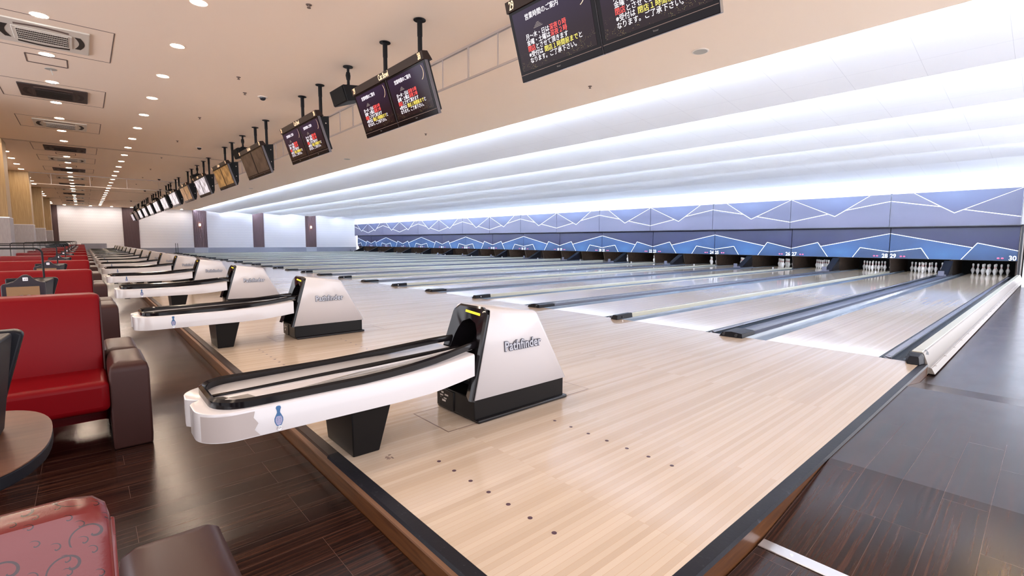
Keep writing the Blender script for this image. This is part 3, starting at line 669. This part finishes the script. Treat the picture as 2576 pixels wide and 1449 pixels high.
for k in range(16):
    x = .7625 - k * P
    b = B(); b.box(x - .035, x + .035, 16.60, 16.66, 2.906, 2.925); b.box(x - .006, x + .006, 16.62, 16.65, 1.73, 2.906)
    tag(b.done('panel_bracket', 'plate_gray', smooth=False), 'grey bracket on top of the upper panels, %s from the walkway' % ORD[k], 'bracket', 'brackets joining the upper masking panels')
b = B(); b.box(.775, .835, 16.9, 17.0, -.1, 1.72); tag(b.done('frame_post', 'line_black', bevel=.004), 'black steel post at the walkway end of the masking panels', 'post')

# ------------------------------------------------------------------ pin pits
b = B(); b.box(-50.1, .95, 20.2, 20.35, -.2, 1.75); struct(b.done('wall_pit', 'pit_black', smooth=False), 'black back of the pin pits')
b = B(); b.box(-50.1, .95, 17.1, 20.2, 1.70, 1.74); struct(b.done('ceiling_pit', 'pit_black', smooth=False), 'black cover over the pin pits')
kb = B(); kb.prism([(17.15, .02), (17.0, .55), (17.02, 1.68), (20.15, 1.68), (20.15, -.09), (17.5, -.09)], 'x', -.022, .022); kb = kb.done('kickback_wall', 'kick_brown', smooth=False)
first = True
for k in range(31):
    if k == 0: x = .74; nm = 'outside lane thirty'
    elif k == 30: x = -49.83; nm = 'outside lane one'
    else:
        n_ = 30 - k; x = (lane_x(n_) + lane_x(n_ + 1)) / 2; nm = 'between lanes %s and %s' % (word(n_), word(n_ + 1))
    o = kb if first else dup(kb); first = False; o.location = (x, 0, 0)
    tag(o, 'dark brown pit side wall ' + nm, 'side wall', 'side walls of the pin pits')

# ------------------------------------------------------------------ pins
PR = [(.0, 0), (.0258, 0), (.0285, .018), (.041, .06), (.0536, .095), (.0605, .115), (.0600, .135), (.052, .165), (.040, .19), (.0290, .213), (.0235, .236), (.0230, .254), (.0245, .275), (.0285, .305), (.0322, .340), (.0300, .360), (.022, .374), (.010, .3805), (.0, .381)]
def lerp_r(z):
    for (r0, z0), (r1, z1) in zip(PR, PR[1:]):
        if z0 <= z <= z1 and z1 > z0: return r0 + (r1 - r0) * (z - z0) / (z1 - z0)
b = B(); b.lathe([(max(r, .0005), z) for r, z in PR], n=18); pin = b.done('bowling_pin', 'pin_white')
b = B()
for za, zb_ in ((.233, .242), (.256, .265)):
    rs = [(lerp_r(z) - .001, z) for z in (za,)] + [(lerp_r(z) + .0006, z) for z in (za, (za + zb_) / 2, zb_)] + [(lerp_r(zb_) - .001, zb_)]
    b.lathe(rs, n=18)
nb = b.done('neck_band', 'pin_red', pin)
PW = ['at the front tip', 'leftmost in the second row', 'rightmost in the second row', 'leftmost in the third row', 'centre of the third row', 'rightmost in the third row',
      'leftmost in the back row', 'inner left in the back row', 'inner right in the back row', 'rightmost in the back row']
off = []
for r_ in range(4):
    for j in range(r_ + 1): off.append(((j - r_ / 2) * .3048, r_ * .264))
first = True
for n_ in range(30, 0, -1):
    for i, (dx, dy) in enumerate(off):
        if n_ < 12 and i in (4, 7, 8): continue
        if n_ in (23, 21) and i in (1, 2, 4, 5): continue
        o = pin if first else dup(pin); first = False
        o.location = (lane_x(n_) + dx, 18.28 + dy, .0005)
        tag(o, 'white bowling pin, red neck bands, %s of lane %s' % (PW[i], word(n_)), 'bowling pin', 'bowling pins set on lane ' + word(n_))

# ------------------------------------------------------------------ hanging score screens
def screens():
    t = thing('score_display', (0, -2.53, 3.85), '', 'score display'); R = lambda x, y, z: (x, y + 2.53, z - 3.85)
    for x in (-.46, .46):
        b = B(); b.lathe([(.075, -.012), (.075, -.004), (.06, 0)], (x, 0, 0), 24)
        b.lathe([(.028, -.62), (.028, -.20), (.032, -.20), (.032, -.012)], (x, 0, 0), 16)
        b.done('hanger_pole', 'hang_black', t)
        b = B(); b.prism([(-.13 , -.56), (.13, -.52), (.13, -1.05), (.10, -1.16), (.0, -1.16)], 'x', x - .03, x + .03); br2 = b.done('wall_bracket', 'hang_black', t, bevel=.003)
        for yy, zz in ((.07, -.65), (.07, -.92)):
            b = B(); b.loft([[(xx, yy + .012 * math.cos(a), zz + .012 * math.sin(a)) for a in [2 * PI * k / 10 for k in range(10)]] for xx in (x + .03, x + .034)]); b.done('bolt', 'chrome', br2)
    top, bot = Vector(R(0, -2.775, 3.195)), Vector(R(0, -2.590, 2.620)); dn = (bot - top); L = dn.length; dn.normalize(); nr = Vector((0, dn.z, -dn.y))  # facing bowlers
    if nr.y > 0: nr = -nr
    for si, (x0, x1) in enumerate(((-.955, -.004), (.004, .955))):
        cx = (x0 + x1) / 2; hw_ = (x1 - x0) / 2
        rt = bpy.data.objects.new('monitor', None); C.objects.link(rt); rt.parent = t
        c0 = (top + bot) / 2
        X = Vector((1, 0, 0)); Y = -dn; Z = X.cross(Y)
        rt.matrix_local = Matrix(((X.x, Y.x, Z.x, cx), (X.y, Y.y, Z.y, c0.y), (X.z, Y.z, Z.z, c0.z), (0, 0, 0, 1)))
        h = L / 2
        b = B(); b.box(-hw_, hw_, -h, h, -.045, .0); b.mi = 1; b.box(-hw_ + .001, hw_ - .001, -h + .001, h - .001, -.035, .002); b.mi = 0
        cs = b.done('monitor_case', ['tv_side', 'tv_bezel'], rt, bevel=.004)
        b = B(); b.box(-hw_ + .03, hw_ - .03, -h + .04, h - .02, -.09, -.045); b.done('monitor_back', 'hang_black', cs, bevel=.01)
        b = B(); b.box(-hw_ + .04, hw_ - .04, -h + .085, h - .03, .002, .004)
        dz = b.done('display_panel', 'display', cs, smooth=False)
        b = B(); b.box(-hw_ + .006, hw_ - .006, -h + .058, -h + .062, .002, .0035); b.done('bezel_line', 'line_brown', cs, smooth=False)
        text('maker_lettering', 'Victor', .018, 'text_dim', cs, (.0, -h + .035, .003), (1, 0, 0), (0, 1, 0), extrude=.0003)
        dw, dh = 2 * hw_ - .08, L - .115; lx0 = -hw_ + .04; ty = h - .03
        def line(v, segs, u=.135, sz=.0555):
            x = lx0 + u * dw
            for s_, m_ in segs:
                o = text('display_text', s_, sz * .92, m_, dz, (x, ty - v * dh, .0045), (1, 0, 0), (0, 1, 0), extrude=.0002, align='LEFT', offset=0, sx=.95)
                x += len(s_) * sz * .874
        line(.14, [('営業時間のご案内', 'text_white')], .17, .058)
        line(.46, [('月～木・日は', 'text_white'), ('深夜０時', 'text_red')])
        line(.56, [('金曜・土曜は', 'text_white'), ('深夜２時', 'text_red')])
        line(.66, [('閉店', 'text_red'), ('とさせて頂きます', 'text_white')])
        line(.76, [('※受付は', 'text_white'), ('閉店１時間前まで', 'text_yellow'), ('と', 'text_white')])
        line(.86, [('なります。ご了承下さい。', 'text_white')])
        b = B(); cxm, cym, rm = lx0 + dw * .855, ty - dh * .16, .090; n1 = 16
        oa = [(cxm + rm * math.cos(a), cym + rm * math.sin(a)) for a in [-1.25 + 2.0 * k / n1 for k in range(n1 + 1)]]
        ia = [(cxm - .009 + (rm + .003) * math.cos(a), cym + .002 + rm * math.sin(a)) for a in [-1.22 + 1.94 * k / n1 for k in range(n1 + 1)]]
        for k in range(n1): b.poly([(*oa[k], .0044), (*oa[k + 1], .0044), (*ia[k + 1], .0044), (*ia[k], .0044)])
        b.done('moon_picture', 'letter_gold', dz, smooth=False)
        b = B()
        for k in range(4): yy = ty - dh * (.36 - .022 * k) ; q = .055 - .013 * k; b.box(lx0 + dw * .33 - q, lx0 + dw * .33 + q, yy, yy + .005, .004, .0045)
        b.done('castle_picture', 'text_dim', dz, smooth=False)
    b = B(); b.loft([[R(x, y, z) for y, z in ((-2.790, 3.185), (-2.815, 3.275), (-2.74, 3.290), (-2.67, 3.205))] for x in (-.965, .965)]); hd = b.done('header_sign', 'header_brown', t, bevel=.003)
    text('header_lettering', 'Cat Bowl', .098, 'letter_gold', hd, R(0, -2.8045, 3.229), (1, 0, 0), (0, -.27, 1), extrude=.001, sx=.74, offset=.0014)
    return t, hd
sd, hd0 = screens()
for k in range(15):
    if k == 0: o = sd
    else: o = dup(sd)
    o.location = (-.89 - k * P - (.02 if k else .02), -2.53, 3.85)
    tag(o, ('dark twin score screens with hours notice under sign %s and %s' % (word(29 - 2 * k), word(30 - 2 * k))) if k < 3 else 'twin hanging score screens, %s pair from the front of the row' % ORD[k], 'score display', 'hanging score displays')
    hd = [c for c in KIDS(o) if c.name.startswith('header_sign')][0]
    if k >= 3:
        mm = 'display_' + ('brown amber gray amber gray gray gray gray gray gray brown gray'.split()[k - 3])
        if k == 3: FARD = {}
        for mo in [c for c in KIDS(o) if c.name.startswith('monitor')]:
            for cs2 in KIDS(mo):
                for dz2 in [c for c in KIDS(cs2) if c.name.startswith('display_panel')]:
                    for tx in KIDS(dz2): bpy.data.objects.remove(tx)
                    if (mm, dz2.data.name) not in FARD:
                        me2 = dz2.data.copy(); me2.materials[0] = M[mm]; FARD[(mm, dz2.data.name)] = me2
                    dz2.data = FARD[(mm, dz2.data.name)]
    for nn, x in ((29 - 2 * k, -.885), (30 - 2 * k, .885)):
        text('header_number', str(nn), .098, 'letter_gold', hd, (x, -2.8045 + 2.53, 3.229 - 3.85), (1, 0, 0), (0, -.27, 1), extrude=.001, sx=.66, offset=.0012)

# hanging loudspeakers
def speaker():
    t = thing('hanging_speaker', (0, -2.53, 3.85), '', 'speaker')
    b = B(); b.lathe([(.075, -.014), (.075, -.004), (.05, 0)], n=24); b.tube([(0, 0, 0), (0, 0, -.10)], .02, 10); b.done('ceiling_plate', 'hang_black', t)
    b = B(); b.tube([(0, 0, -.09), (-.005, 0, -.14), (.0, 0, -.20)], [.03, .038, .03], 10); b.tube([(.03, 0, -.11), (.055, 0, -.17), (.03, 0, -.24)], .009, 8); b.tube([(0, 0, -.2), (0, 0, -.30)], .022, 10); b.box(-.06, .06, -.05, .05, -.315, -.295)
    b.done('swivel_arm', 'hang_black', t)
    b = B(); b.loft([[(-.26, -.20, -.37), (.26, -.20, -.37), (.26, -.13, -.60), (-.26, -.13, -.60)], [(-.17, .13, -.30), (.17, .13, -.30), (.17, .17, -.50), (-.17, .17, -.50)]])
    cb_ = b.done('speaker_cabinet', 'hang_black', t, bevel=.012)
    b = B(); b.loft([[(-.24, -.203, -.385), (.24, -.203, -.385), (.24, -.139, -.59), (-.24, -.139, -.59)], [(-.235, -.212, -.385), (.235, -.212, -.385), (.235, -.148, -.59), (-.235, -.148, -.59)]]); b.done('speaker_mesh', 'pit_black', cb_)
    return t
sp_ = speaker()
for k in range(7):
    o = sp_ if k == 0 else dup(sp_); o.location = (-5.99 - k * 2 * P - (.45 if k == 3 else 0), -2.53, 3.85)
    tag(o, 'black loudspeaker hanging from the beige ceiling, %s from the front of the row' % ORD[k], 'speaker', 'loudspeakers between the score screens')

# ------------------------------------------------------------------ ceiling fittings
def downlight(kind):
    b = B(); b.lathe([(.088, -.004), (.090, 0), (.07, .0), (.072, -.004)], n=24, cap=False)
    tr = b.done('ceiling_downlight', 'lamp_trim')
    b = B(); b.disc((0, 0, 0), .073, -.0035, -.001, 24); b.done('lamp_glow', kind, tr)
    return tr
dw_, dwh = downlight('lamp_warm'), downlight('lamp_white')
used = set(); cnt = {}
ROWN = {-4.65: 'the row beside the score screens', -6.05: 'the row through the air conditioners', -7.45: 'the row by the wooden columns'}
for y in (-4.65, -6.05, -7.45):
    for k in range(-2, 27):
        x = -5.15 - 1.677 * k
        if y == -7.45 and any(c - 1.2 < x < c + .25 for c in (-17.45, -25.95, -33.8, -42.2)): continue
        if y == -6.05 and k == 0: x = -5.09
        wht = (y == -4.65 and k in (15, 16, 19, 25)) or (y == -6.05 and k in (1, 2, 11))
        src = dwh if wht else dw_
        o = src if src.name not in used else dup(src); used.add(src.name)
        o.location = (x, y, 3.849)
        c_ = cnt.get(y, 0); cnt[y] = c_ + 1
        tag(o, 'round recessed downlight, %s of %s' % (ORD[c_] if c_ < 30 else 'very last', ROWN[y]), 'downlight', 'downlights in ' + ROWN[y])
for i, (x, y) in enumerate(((-50.2, -6.75), (-50.2, -5.2), (-50.2, -3.9), (-50.2, -2.6), (-50.2, -.6), (-50.2, .9))):
    o = dup(dwh); o.location = (x, y, 3.849); tag(o, 'round recessed downlight washing the far wall, %s from the wooden columns' % ORD[i], 'downlight', 'downlights along the far wall')
mat('lamp_gold', (1, 1, 1), .5, emis=(1., .66, .26), estr=70.)
dwg = downlight('lamp_gold')
for i, (x, y) in enumerate(((1.45, 1.45), (1.45, -.4))):
    o = dwg if i == 0 else dup(dwg); o.location = (x, y, 3.849); tag(o, 'golden recessed downlight over the dark walkway, %s' % ('near the ceiling step' if i == 0 else 'above the ramp'), 'downlight', 'golden downlights over the walkway')
for k in range(8):                                     # the rest of the lobby behind the viewer
    for y in (-8.9, -10.6):
        o = dup(dw_); o.location = (-9 + 1.677 * k, y, 3.849); tag(o, 'round recessed downlight over the lobby behind the viewer', 'downlight', 'lobby downlights')

def cassette(white):
    t = thing('air_conditioner', (0, 0, 3.85), '', 'air conditioner'); z = 0
    sc = 'ac_cream' if white else 'ac_brown'
    b = B()
    for s_ in (-1, 1): b.box(s_ * .715 - .006, s_ * .715 + .006, -.72, .72, -.003, .001); b.box(-.72, .72, s_ * .715 - .006, s_ * .715 + .006, -.003, .001)
    b.done('panel_joint', 'groove', t, smooth=False)
    b = B(); b.box(-.49, .49, -.47, .47, -.022, .001); f = b.done('cover_panel', sc, t, bevel=.012)
    b = B(); b.box(-.27, .27, -.29, .29, -.034, -.022); g = b.done('intake_frame', sc, f, bevel=.008)
    b = B()
    for k in range(30): y = -.25 + k * .0172; b.box(-.22, .22, y, y + .003, -.037, -.034)
    for k in range(6): x = -.22 + k * .088; b.box(x - .003, x + .003, -.25, .25, -.039, -.034)
    g2 = b.done('intake_grille', 'ac_grille' if not white else 'ac_cream', g, smooth=False)
    b = B(); b.box(-.22, .22, -.25, .25, -.0345, -.0335); b.done('intake_shadow', 'ac_grille', g, smooth=False)
    for i in range(4):
        a = i * PI / 2; b = B()
        pts = []
        for q in range(9):
            s_ = -.26 + q * .065; pts.append((s_, .345 + .045 * math.cos(s_ / .26 * PI / 2)))
        ring = [(s_, r_ - .03) for s_, r_ in pts] + [(s_, r_ + .03) for s_, r_ in pts[::-1]]
        ring = [(x_ * math.cos(a) - y_ * math.sin(a), x_ * math.sin(a) + y_ * math.cos(a)) for x_, y_ in ring]
        b.prism(ring, 'z', -.0245, -.021); b.done('air_slot', 'ac_grille' if i != 3 else 'groove', f, smooth=False)
    return t
acs = {True: cassette(True), False: cassette(False)}; used = set()
for i, (x, wh) in enumerate([(-7.61, True), (-11.03, False), (-14.35, True), (-18.43, False), (-21.0, True), (-24.26, False), (-27.6, True), (-30.9, False), (-34.2, True), (-37.4, False), (-40.8, True), (-44.2, False), (-47.3, True)]):
    o = acs[wh] if wh not in used else dup(acs[wh]); used.add(wh); o.location = (x, -6.05, 3.85)
    tag(o, '%s square ceiling air conditioner, %s unit from the front' % ('cream' if wh else 'dark brown', ORD[i]), 'air conditioner', ('cream' if wh else 'dark brown') + ' ceiling air conditioners')
for i, x in enumerate((-8.85, -19.6, -22.95)):
    b = B()
    for s_ in (-1, 1): b.box(s_ * .23 - .02, s_ * .23 + .02, -.23, .23, -.003, .001); b.box(-.23, .23, s_ * .23 - .008, s_ * .23 + .008, -.003, .001)
    o = b.done('access_hatch', 'groove', smooth=False, loc=(x, -6.06, 3.85)); tag(o, 'square framed ceiling hatch, %s from the front' % ORD[i], 'hatch', 'ceiling hatches')
dm = B(); dm.lathe([(.085, 0), (.085, -.012), (.06, -.014)], n=24); dm = dm.done('security_camera', 'lamp_trim')
b = B(); b.lathe([(.055, -.012), (.053, -.03), (.042, -.052), (.022, -.064), (.001, -.067)], n=24); b.done('camera_dome', 'dome_dark', dm)
for i, (x, y) in enumerate([(-8.66, -3.08), (-15.42, -3.08), (-25.3, -3.1), (-32.0, -3.1), (-41.4, -3.15)]):
    o = dm if i == 0 else dup(dm); o.location = (x, y, 3.85); tag(o, 'small dark domed security camera on the beige ceiling, %s from the front' % ORD[i], 'security camera', 'domed cameras')
cs_ = B(); cs_.lathe([(.115, 0), (.115, -.006), (.098, -.008)], n=28); cs_ = cs_.done('ceiling_speaker', 'lamp_trim')
b = B(); b.disc((0, 0, 0), .097, -.009, -.006, 28); b.done('speaker_mesh', 'speaker_grille', cs_)
for i, (x, y) in enumerate([(-1.993, .986), (-14.39, .968), (-26.8, .97)]):
    o = cs_ if i == 0 else dup(cs_); o.location = (x, y, 3.85); tag(o, 'round grey grille speaker set flush in the ceiling, %s from the front' % ORD[i], 'ceiling speaker', 'flush ceiling speakers')
sk = B(); sk.lathe([(.035, 0), (.03, -.006), (.012, -.008), (.010, -.03), (.022, -.032), (.022, -.036)], n=14); sk = sk.done('sprinkler_head', 'groove')
for i, (x, y) in enumerate([(-4.356, -3.683), (-7.71, -3.694), (-4.06, 1.04), (-9.3, .9), (-11.3, -3.7), (-14.7, -3.7), (-18.3, -3.7), (-21.8, -3.7), (-25.1, -3.7), (-28.5, -3.7), (-8.6, -3.4)]):
    o = sk if i == 0 else dup(sk); o.location = (x, y, 3.85); tag(o, 'tiny sprinkler head on the beige ceiling, %s listed %s' % (ORD[i], 'beyond the glass screen' if y > 0 else 'before the glass screen'), 'sprinkler', 'sprinkler heads')
b = B(); b.disc((0, 0, 0), .075, -.006, 0, 20); b.tube([(0, 0, -.006), (0, .02, -.09)], .005, 6)
tag(b.done('pull_fitting', 'speaker_grille', loc=(-9.32, -6.035, 3.85)), 'round ceiling cap with a thin hanging stem between two air conditioners', 'fitting')

# ------------------------------------------------------------------ glass smoke screens
def smoke(axis, c, a0, a1, joints, lab):
    t = thing('smoke_screen', (0, 0, 3.85), lab, 'glass screen'); zb0 = -.45
    f = (lambda b, p0, p1, q, z0, z1: b.box(p0, p1, c - q, c + q, z0, z1)) if axis == 'x' else (lambda b, p0, p1, q, z0, z1: b.box(c - q, c + q, p0, p1, z0, z1))
    b = B(); f(b, a0, a1, .022, -.03, 0); f(b, a0, a1, .012, zb0 - .012, zb0 + .012); fr_ = b.done('glass_rail', 'glass_rail', t, smooth=False)
    for j, (q, thick) in enumerate(joints):
        b = B(); f(b, q - (.011 if thick else .003), q + (.011 if thick else .003), .012, zb0, -.03); b.done('glass_post', 'glass_rail', t, smooth=False)
    qs = [a0] + [q for q, _ in joints] + [a1]
    for p0, p1 in zip(qs, qs[1:]):
        if abs(p1 - p0) < .1: continue
        b = B(); lo, hi = min(p0, p1) + .012, max(p0, p1) - .012; f(b, lo, hi, .003, zb0 + .012, -.03); b.done('glass_pane', 'glass_sheet', t, smooth=False)
    return t
js = [(-.18 - i * .648 - .0, i % 2 == 0) for i in range(0, 62)]
js = [(q, th) for q, th in js]
smoke('x', -1.61, -40.4, 1.4, sorted([(-4.06 - .648 * i, i % 2 == 0) for i in range(-8, 56)]), 'long hanging glass smoke screen behind the score screens')
smoke('y', -26.15, -7.28, -1.63, [(-6.65, True), (-5.44, True), (-4.2, True), (-3.05, False)], 'hanging glass smoke screen crossing over the seats from a wooden column')

# ------------------------------------------------------------------ booths
def soft_box(name, x0, x1, y0, y1, z0, z1, m, parent, bev=.03, seg=4, crown=0.):
    b = B(); nx, ny, nz = 5, 7, 5
    b.box(x0, x1, y0, y1, z0, z1)
    return b.done(name, m, parent, bevel=bev, seg=seg)
def sofa(sg, red='leather_red'):
    """bench with its backrest plane at x=0 and its seat towards sg*x; bench end (armrest) at y=0"""
    t = thing('booth_sofa', (0, 0, FL), '', 'sofa'); y0, y1 = -1.55, -.19
    X = lambda a, c_: (min(sg * a, sg * c_), max(sg * a, sg * c_))
    a, c_ = X(.02, .52); soft_box('seat', a, c_, y0, y1, .245, .425, red, t, .035)
    # backrest: slightly raked, rounded top
    b = B(); prf = [(.0, .10), (.0, .86), (.012, .885), (.035, .895), (.060, .888), (.078, .865), (.125, .40), (.14, .10)]
    rd = lambda q: [(sg * (.02 + (x - .02) * (1 - q * .5)) if z > .3 else sg * x, z - q * (.03 if z > .8 else .012)) for x, z in prf]
    b.loft([[(x, y, z) for x, z in rd(q)] for y, q in ((y0, .6), (y0 + .012, .2), (y0 + .035, 0), (y1 - .045, 0), (y1 - .022, .12), (y1 - .010, .45), (y1 - .006, 1.))])
    bk = b.done('backrest', red, t)
    b = B(); b.loft([[(sg * x, y, z) for x, z in ((.008, .12), (.010, .83), (.03, .862), (.066, .845), (.118, .42), (.13, .12))] for y in (y1 - .012, y1 - .002)]); b.done('end_panel', 'leather_brown' if red == 'leather_red' else red, bk, bevel=.003)
    a, c_ = X(-.0, .50); b = B(); b.box(a, c_, -.19, 0, .0, .455)
    # pillow-topped arm: loft
    b.m.free(); b = B(); n_ = 6; rings = []
    for z, ins in ((0, .004), (.06, .0), (.46, .0), (.495, .010), (.512, .032), (.520, .07)):
        rings.append([(a + ins, -.19 + ins * .8, z), (c_ - ins, -.19 + ins * .8, z), (c_ - ins, 0 - ins * .8, z), (a + ins, -ins * .8, z)])
    b.loft(rings); b.done('armrest', 'leather_brown', t, bevel=.012, seg=3)
    b = B(); bx = X(.08, .46); b.box(bx[0], bx[1], y0 + .1, y0 + .22, 0, .25); b.box(bx[0], bx[1], y1 - .45, y1 - .33, 0, .25); b.done('sofa_base', 'return_dark', t, smooth=False)
    return t
sA, sB = sofa(1), sofa(-1)
sP = sofa(-1, 'leather_scroll')
YE = -5.56
for k in range(14):
    xc = -2.45 - k * P
    o = sA if k == 0 else dup(sA); o.location = (xc, YE, FL)
    tag(o, 'red leather booth sofa with brown armrest facing the camera, %s from the front' % ORD[k], 'sofa', 'red booth sofas facing the camera')
    o = sB if k == 0 else dup(sB); o.location = (xc - .006, YE - .01, FL)
    tag(o, 'red booth sofa facing away, backing onto the %s facing sofa from the front' % ORD[k], 'sofa', 'red booth sofas facing away')
sP.scale = (1, 1, 1.02); sP.location = (.882, -5.612, FL); [c for c in KIDS(sP) if c.name.startswith('armrest')][0].scale = (1, 1, 1.15); tag(sP, 'red scroll patterned sofa with brown armrest at the bottom corner', 'sofa')
def table():
    t = thing('booth_table', (0, 0, FL), '', 'table')
    pts = []
    for a, (cx_, cy_) in ((0, 0),) and []: pass
    n_ = 28
    hwx = .42
    pts = [(-hwx, -1.3), (-hwx, -.24)]
    for k in range(n_ + 1):
        a = PI - PI * k / n_; e_ = 2.4
        cx_, sy_ = math.cos(a), math.sin(a)
        pts.append((hwx * math.copysign(abs(cx_) ** (2 / e_), cx_), -.24 + .24 * abs(sy_) ** (2 / e_)))
    pts += [(hwx, -.24), (hwx, -1.3)]
    # drop duplicates
    q = []
    for p_ in pts:
        if not q or math.dist(q[-1], p_) > .004: q.append(p_)
    b = B(); b.prism(q, 'z', .538, .5415); tp = b.done('table_top', 'table_wood', t, smooth=False)
    b = B(); b.prism([(x * .998, y * .998) for x, y in q], 'z', .495, .538); b.done('table_edge', 'console_side', tp, bevel=.006)
    b = B(); b.box(-.11, .11, -.95, -.75, 0, .50); b.box(-.25, .25, -1.1, -.6, 0, .03); b.done('pedestal', 'return_dark', t, bevel=.01)
    return t
def console(num):
    """score keyboard kiosk on the table; front bezel faces +x"""
    t = thing('score_console', (0, 0, FL + .5425), '', 'console')
    # front housing (y range -.26..0), hump on top
    H = .12
    F_ = [(-.255, -H), (-.255, .20), (-.245, .215), (-.215, .220), (-.185, .232), (-.155, .262), (-.130, .285), (-.105, .288), (-.085, .275), (-.060, .245), (-.03, .228), (.0, .222), (.0, -H)]
    F_ = [(y, z + H) for y, z in F_]
    b = B(); b.loft([[(x, y, z) for y, z in F_] for x in (-.05, .0)]); hs = b.done('front_bezel', 'console_black', t, bevel=.006)
    b = B(); b.box(.0, .004, -.225, -.035, .02 + H, .195 + H); b.done('console_screen', 'console_screen', hs, smooth=False)
    b = B(); b.box(.004, .005, -.228, -.032, .192 + H, .197 + H); b.done('screen_edge', 'line_black', hs, smooth=False)
    b = B(); b.box(.0, .004, -.128, -.098, .238 + H, .265 + H); sg_ = b.done('number_plate', 'sign_white', hs, bevel=.003)
    b = B(); b.loft([[(-.05, -.25, 0), (-.05, -.01, 0), (-.05, -.01, .335), (-.05, -.25, .335)], [(-.36, -.20, .0), (-.36, .0, .0), (-.36, .045, .355), (-.36, -.17, .355)]]); b.done('housing', 'console_side', t, bevel=.01)
    b = B(); b.loft([[(-.38, -.26, 0), (-.38, -.02, 0), (-.38, .070, .342), (-.38, .052, .358), (-.38, -.26, .358)], [(-.44, -.26, 0), (-.44, -.02, 0), (-.44, .070, .342), (-.44, .052, .358), (-.44, -.26, .358)]]); b.done('rear_bezel', 'console_side', t, bevel=.01)
    return t
def screen_frame():
    t = thing('acrylic_screen', (0, 0, 0), '', 'partition screen'); z0, z1, r_ = .775, 1.045, .045
    path = [(0, 0, FL + .543), (0, 0, z1 - r_)] + [(0, -r_ + r_ * math.cos(a), z1 - r_ + r_ * math.sin(a)) for a in [PI / 2 * k / 6 for k in range(1, 7)]] + [(0, -.95, z1)] + \
           [(0, -.95 - r_ * math.sin(a), z1 - r_ + r_ * math.cos(a)) for a in [PI / 2 * k / 6 for k in range(1, 7)]] + [(0, -.95 - r_, FL + .543)]
    b = B(); b.tube(path, .0075, 10); b.done('tube_frame', 'hang_black', t)
    b = B(); b.box(-.001, .001, -.98, -.006, z0 - .02, z1 - .01); b.done('clear_sheet', 'acrylic', t, smooth=False)
    return t
tb = table(); tb2 = None
UY = [-6.092, -6.10, -6.085, -6.09, -6.085, -6.085, -6.085, -6.085, -6.085, -6.085]
co0 = console('28'); fr0 = screen_frame()
for k in range(13):
    o = tb if k == 0 else dup(tb); o.location = (-.74 - k * P, -5.938, FL)
    tag(o, 'brown topped booth table with rounded end, %s from the front' % ORD[k], 'table', 'booth tables')
for k in range(11):
    o = co0 if k == 0 else dup(co0); o.location = (-.50 - (k) * P, -6.068, FL + .5425)
    tag(o, 'black score console on the %s booth table from the front' % ORD[k], 'console', 'score consoles on the booth tables')
    hs2 = [c for c in KIDS(o) if c.name.startswith('front_bezel')][0]; pl2 = [c for c in KIDS(hs2) if c.name.startswith('number_plate')][0]
    text('plate_number', str(30 - 2 * k), .026, 'stamp', pl2, (.0046, -.113, .3715), (0, 1, 0), (0, 0, 1), extrude=.0003)
    text('screen_number', str(30 - 2 * k), .075, 'text_dim', hs2, (.0046, -.12, .215), (0, 1, 0), (0, 0, 1), extrude=.0003, offset=.001)
    if k:
        f = fr0 if k == 1 else dup(fr0); f.location = (-.955 - k * P, UY[min(k - 1, 9)], 0)
        tag(f, 'clear acrylic screen in a black tube frame, %s from the front' % ORD[k - 1], 'partition screen', 'acrylic screens between booths')
# small things far away
b = B(); b.box(-49.9, -49.6, -5.95, -4.4, FL, .84); tag(b.done('low_partition', 'base_gray', bevel=.01), 'low grey partition standing before the far wall at the end of the aisle', 'partition')
t = thing('cue_stand', (XF + .35, .42, 0), 'pair of thin black poles standing by the grey band of the far wall', 'stand')
for y in (-.075, .075):
    b = B(); b.tube([(0, y, 0), (0, y, .85)], .02, 8); b.done('pole', 'hang_black', t)
b = B(); b.box(-.08, .08, -.13, .13, 0, .03); b.done('base_plate', 'hang_black', t)
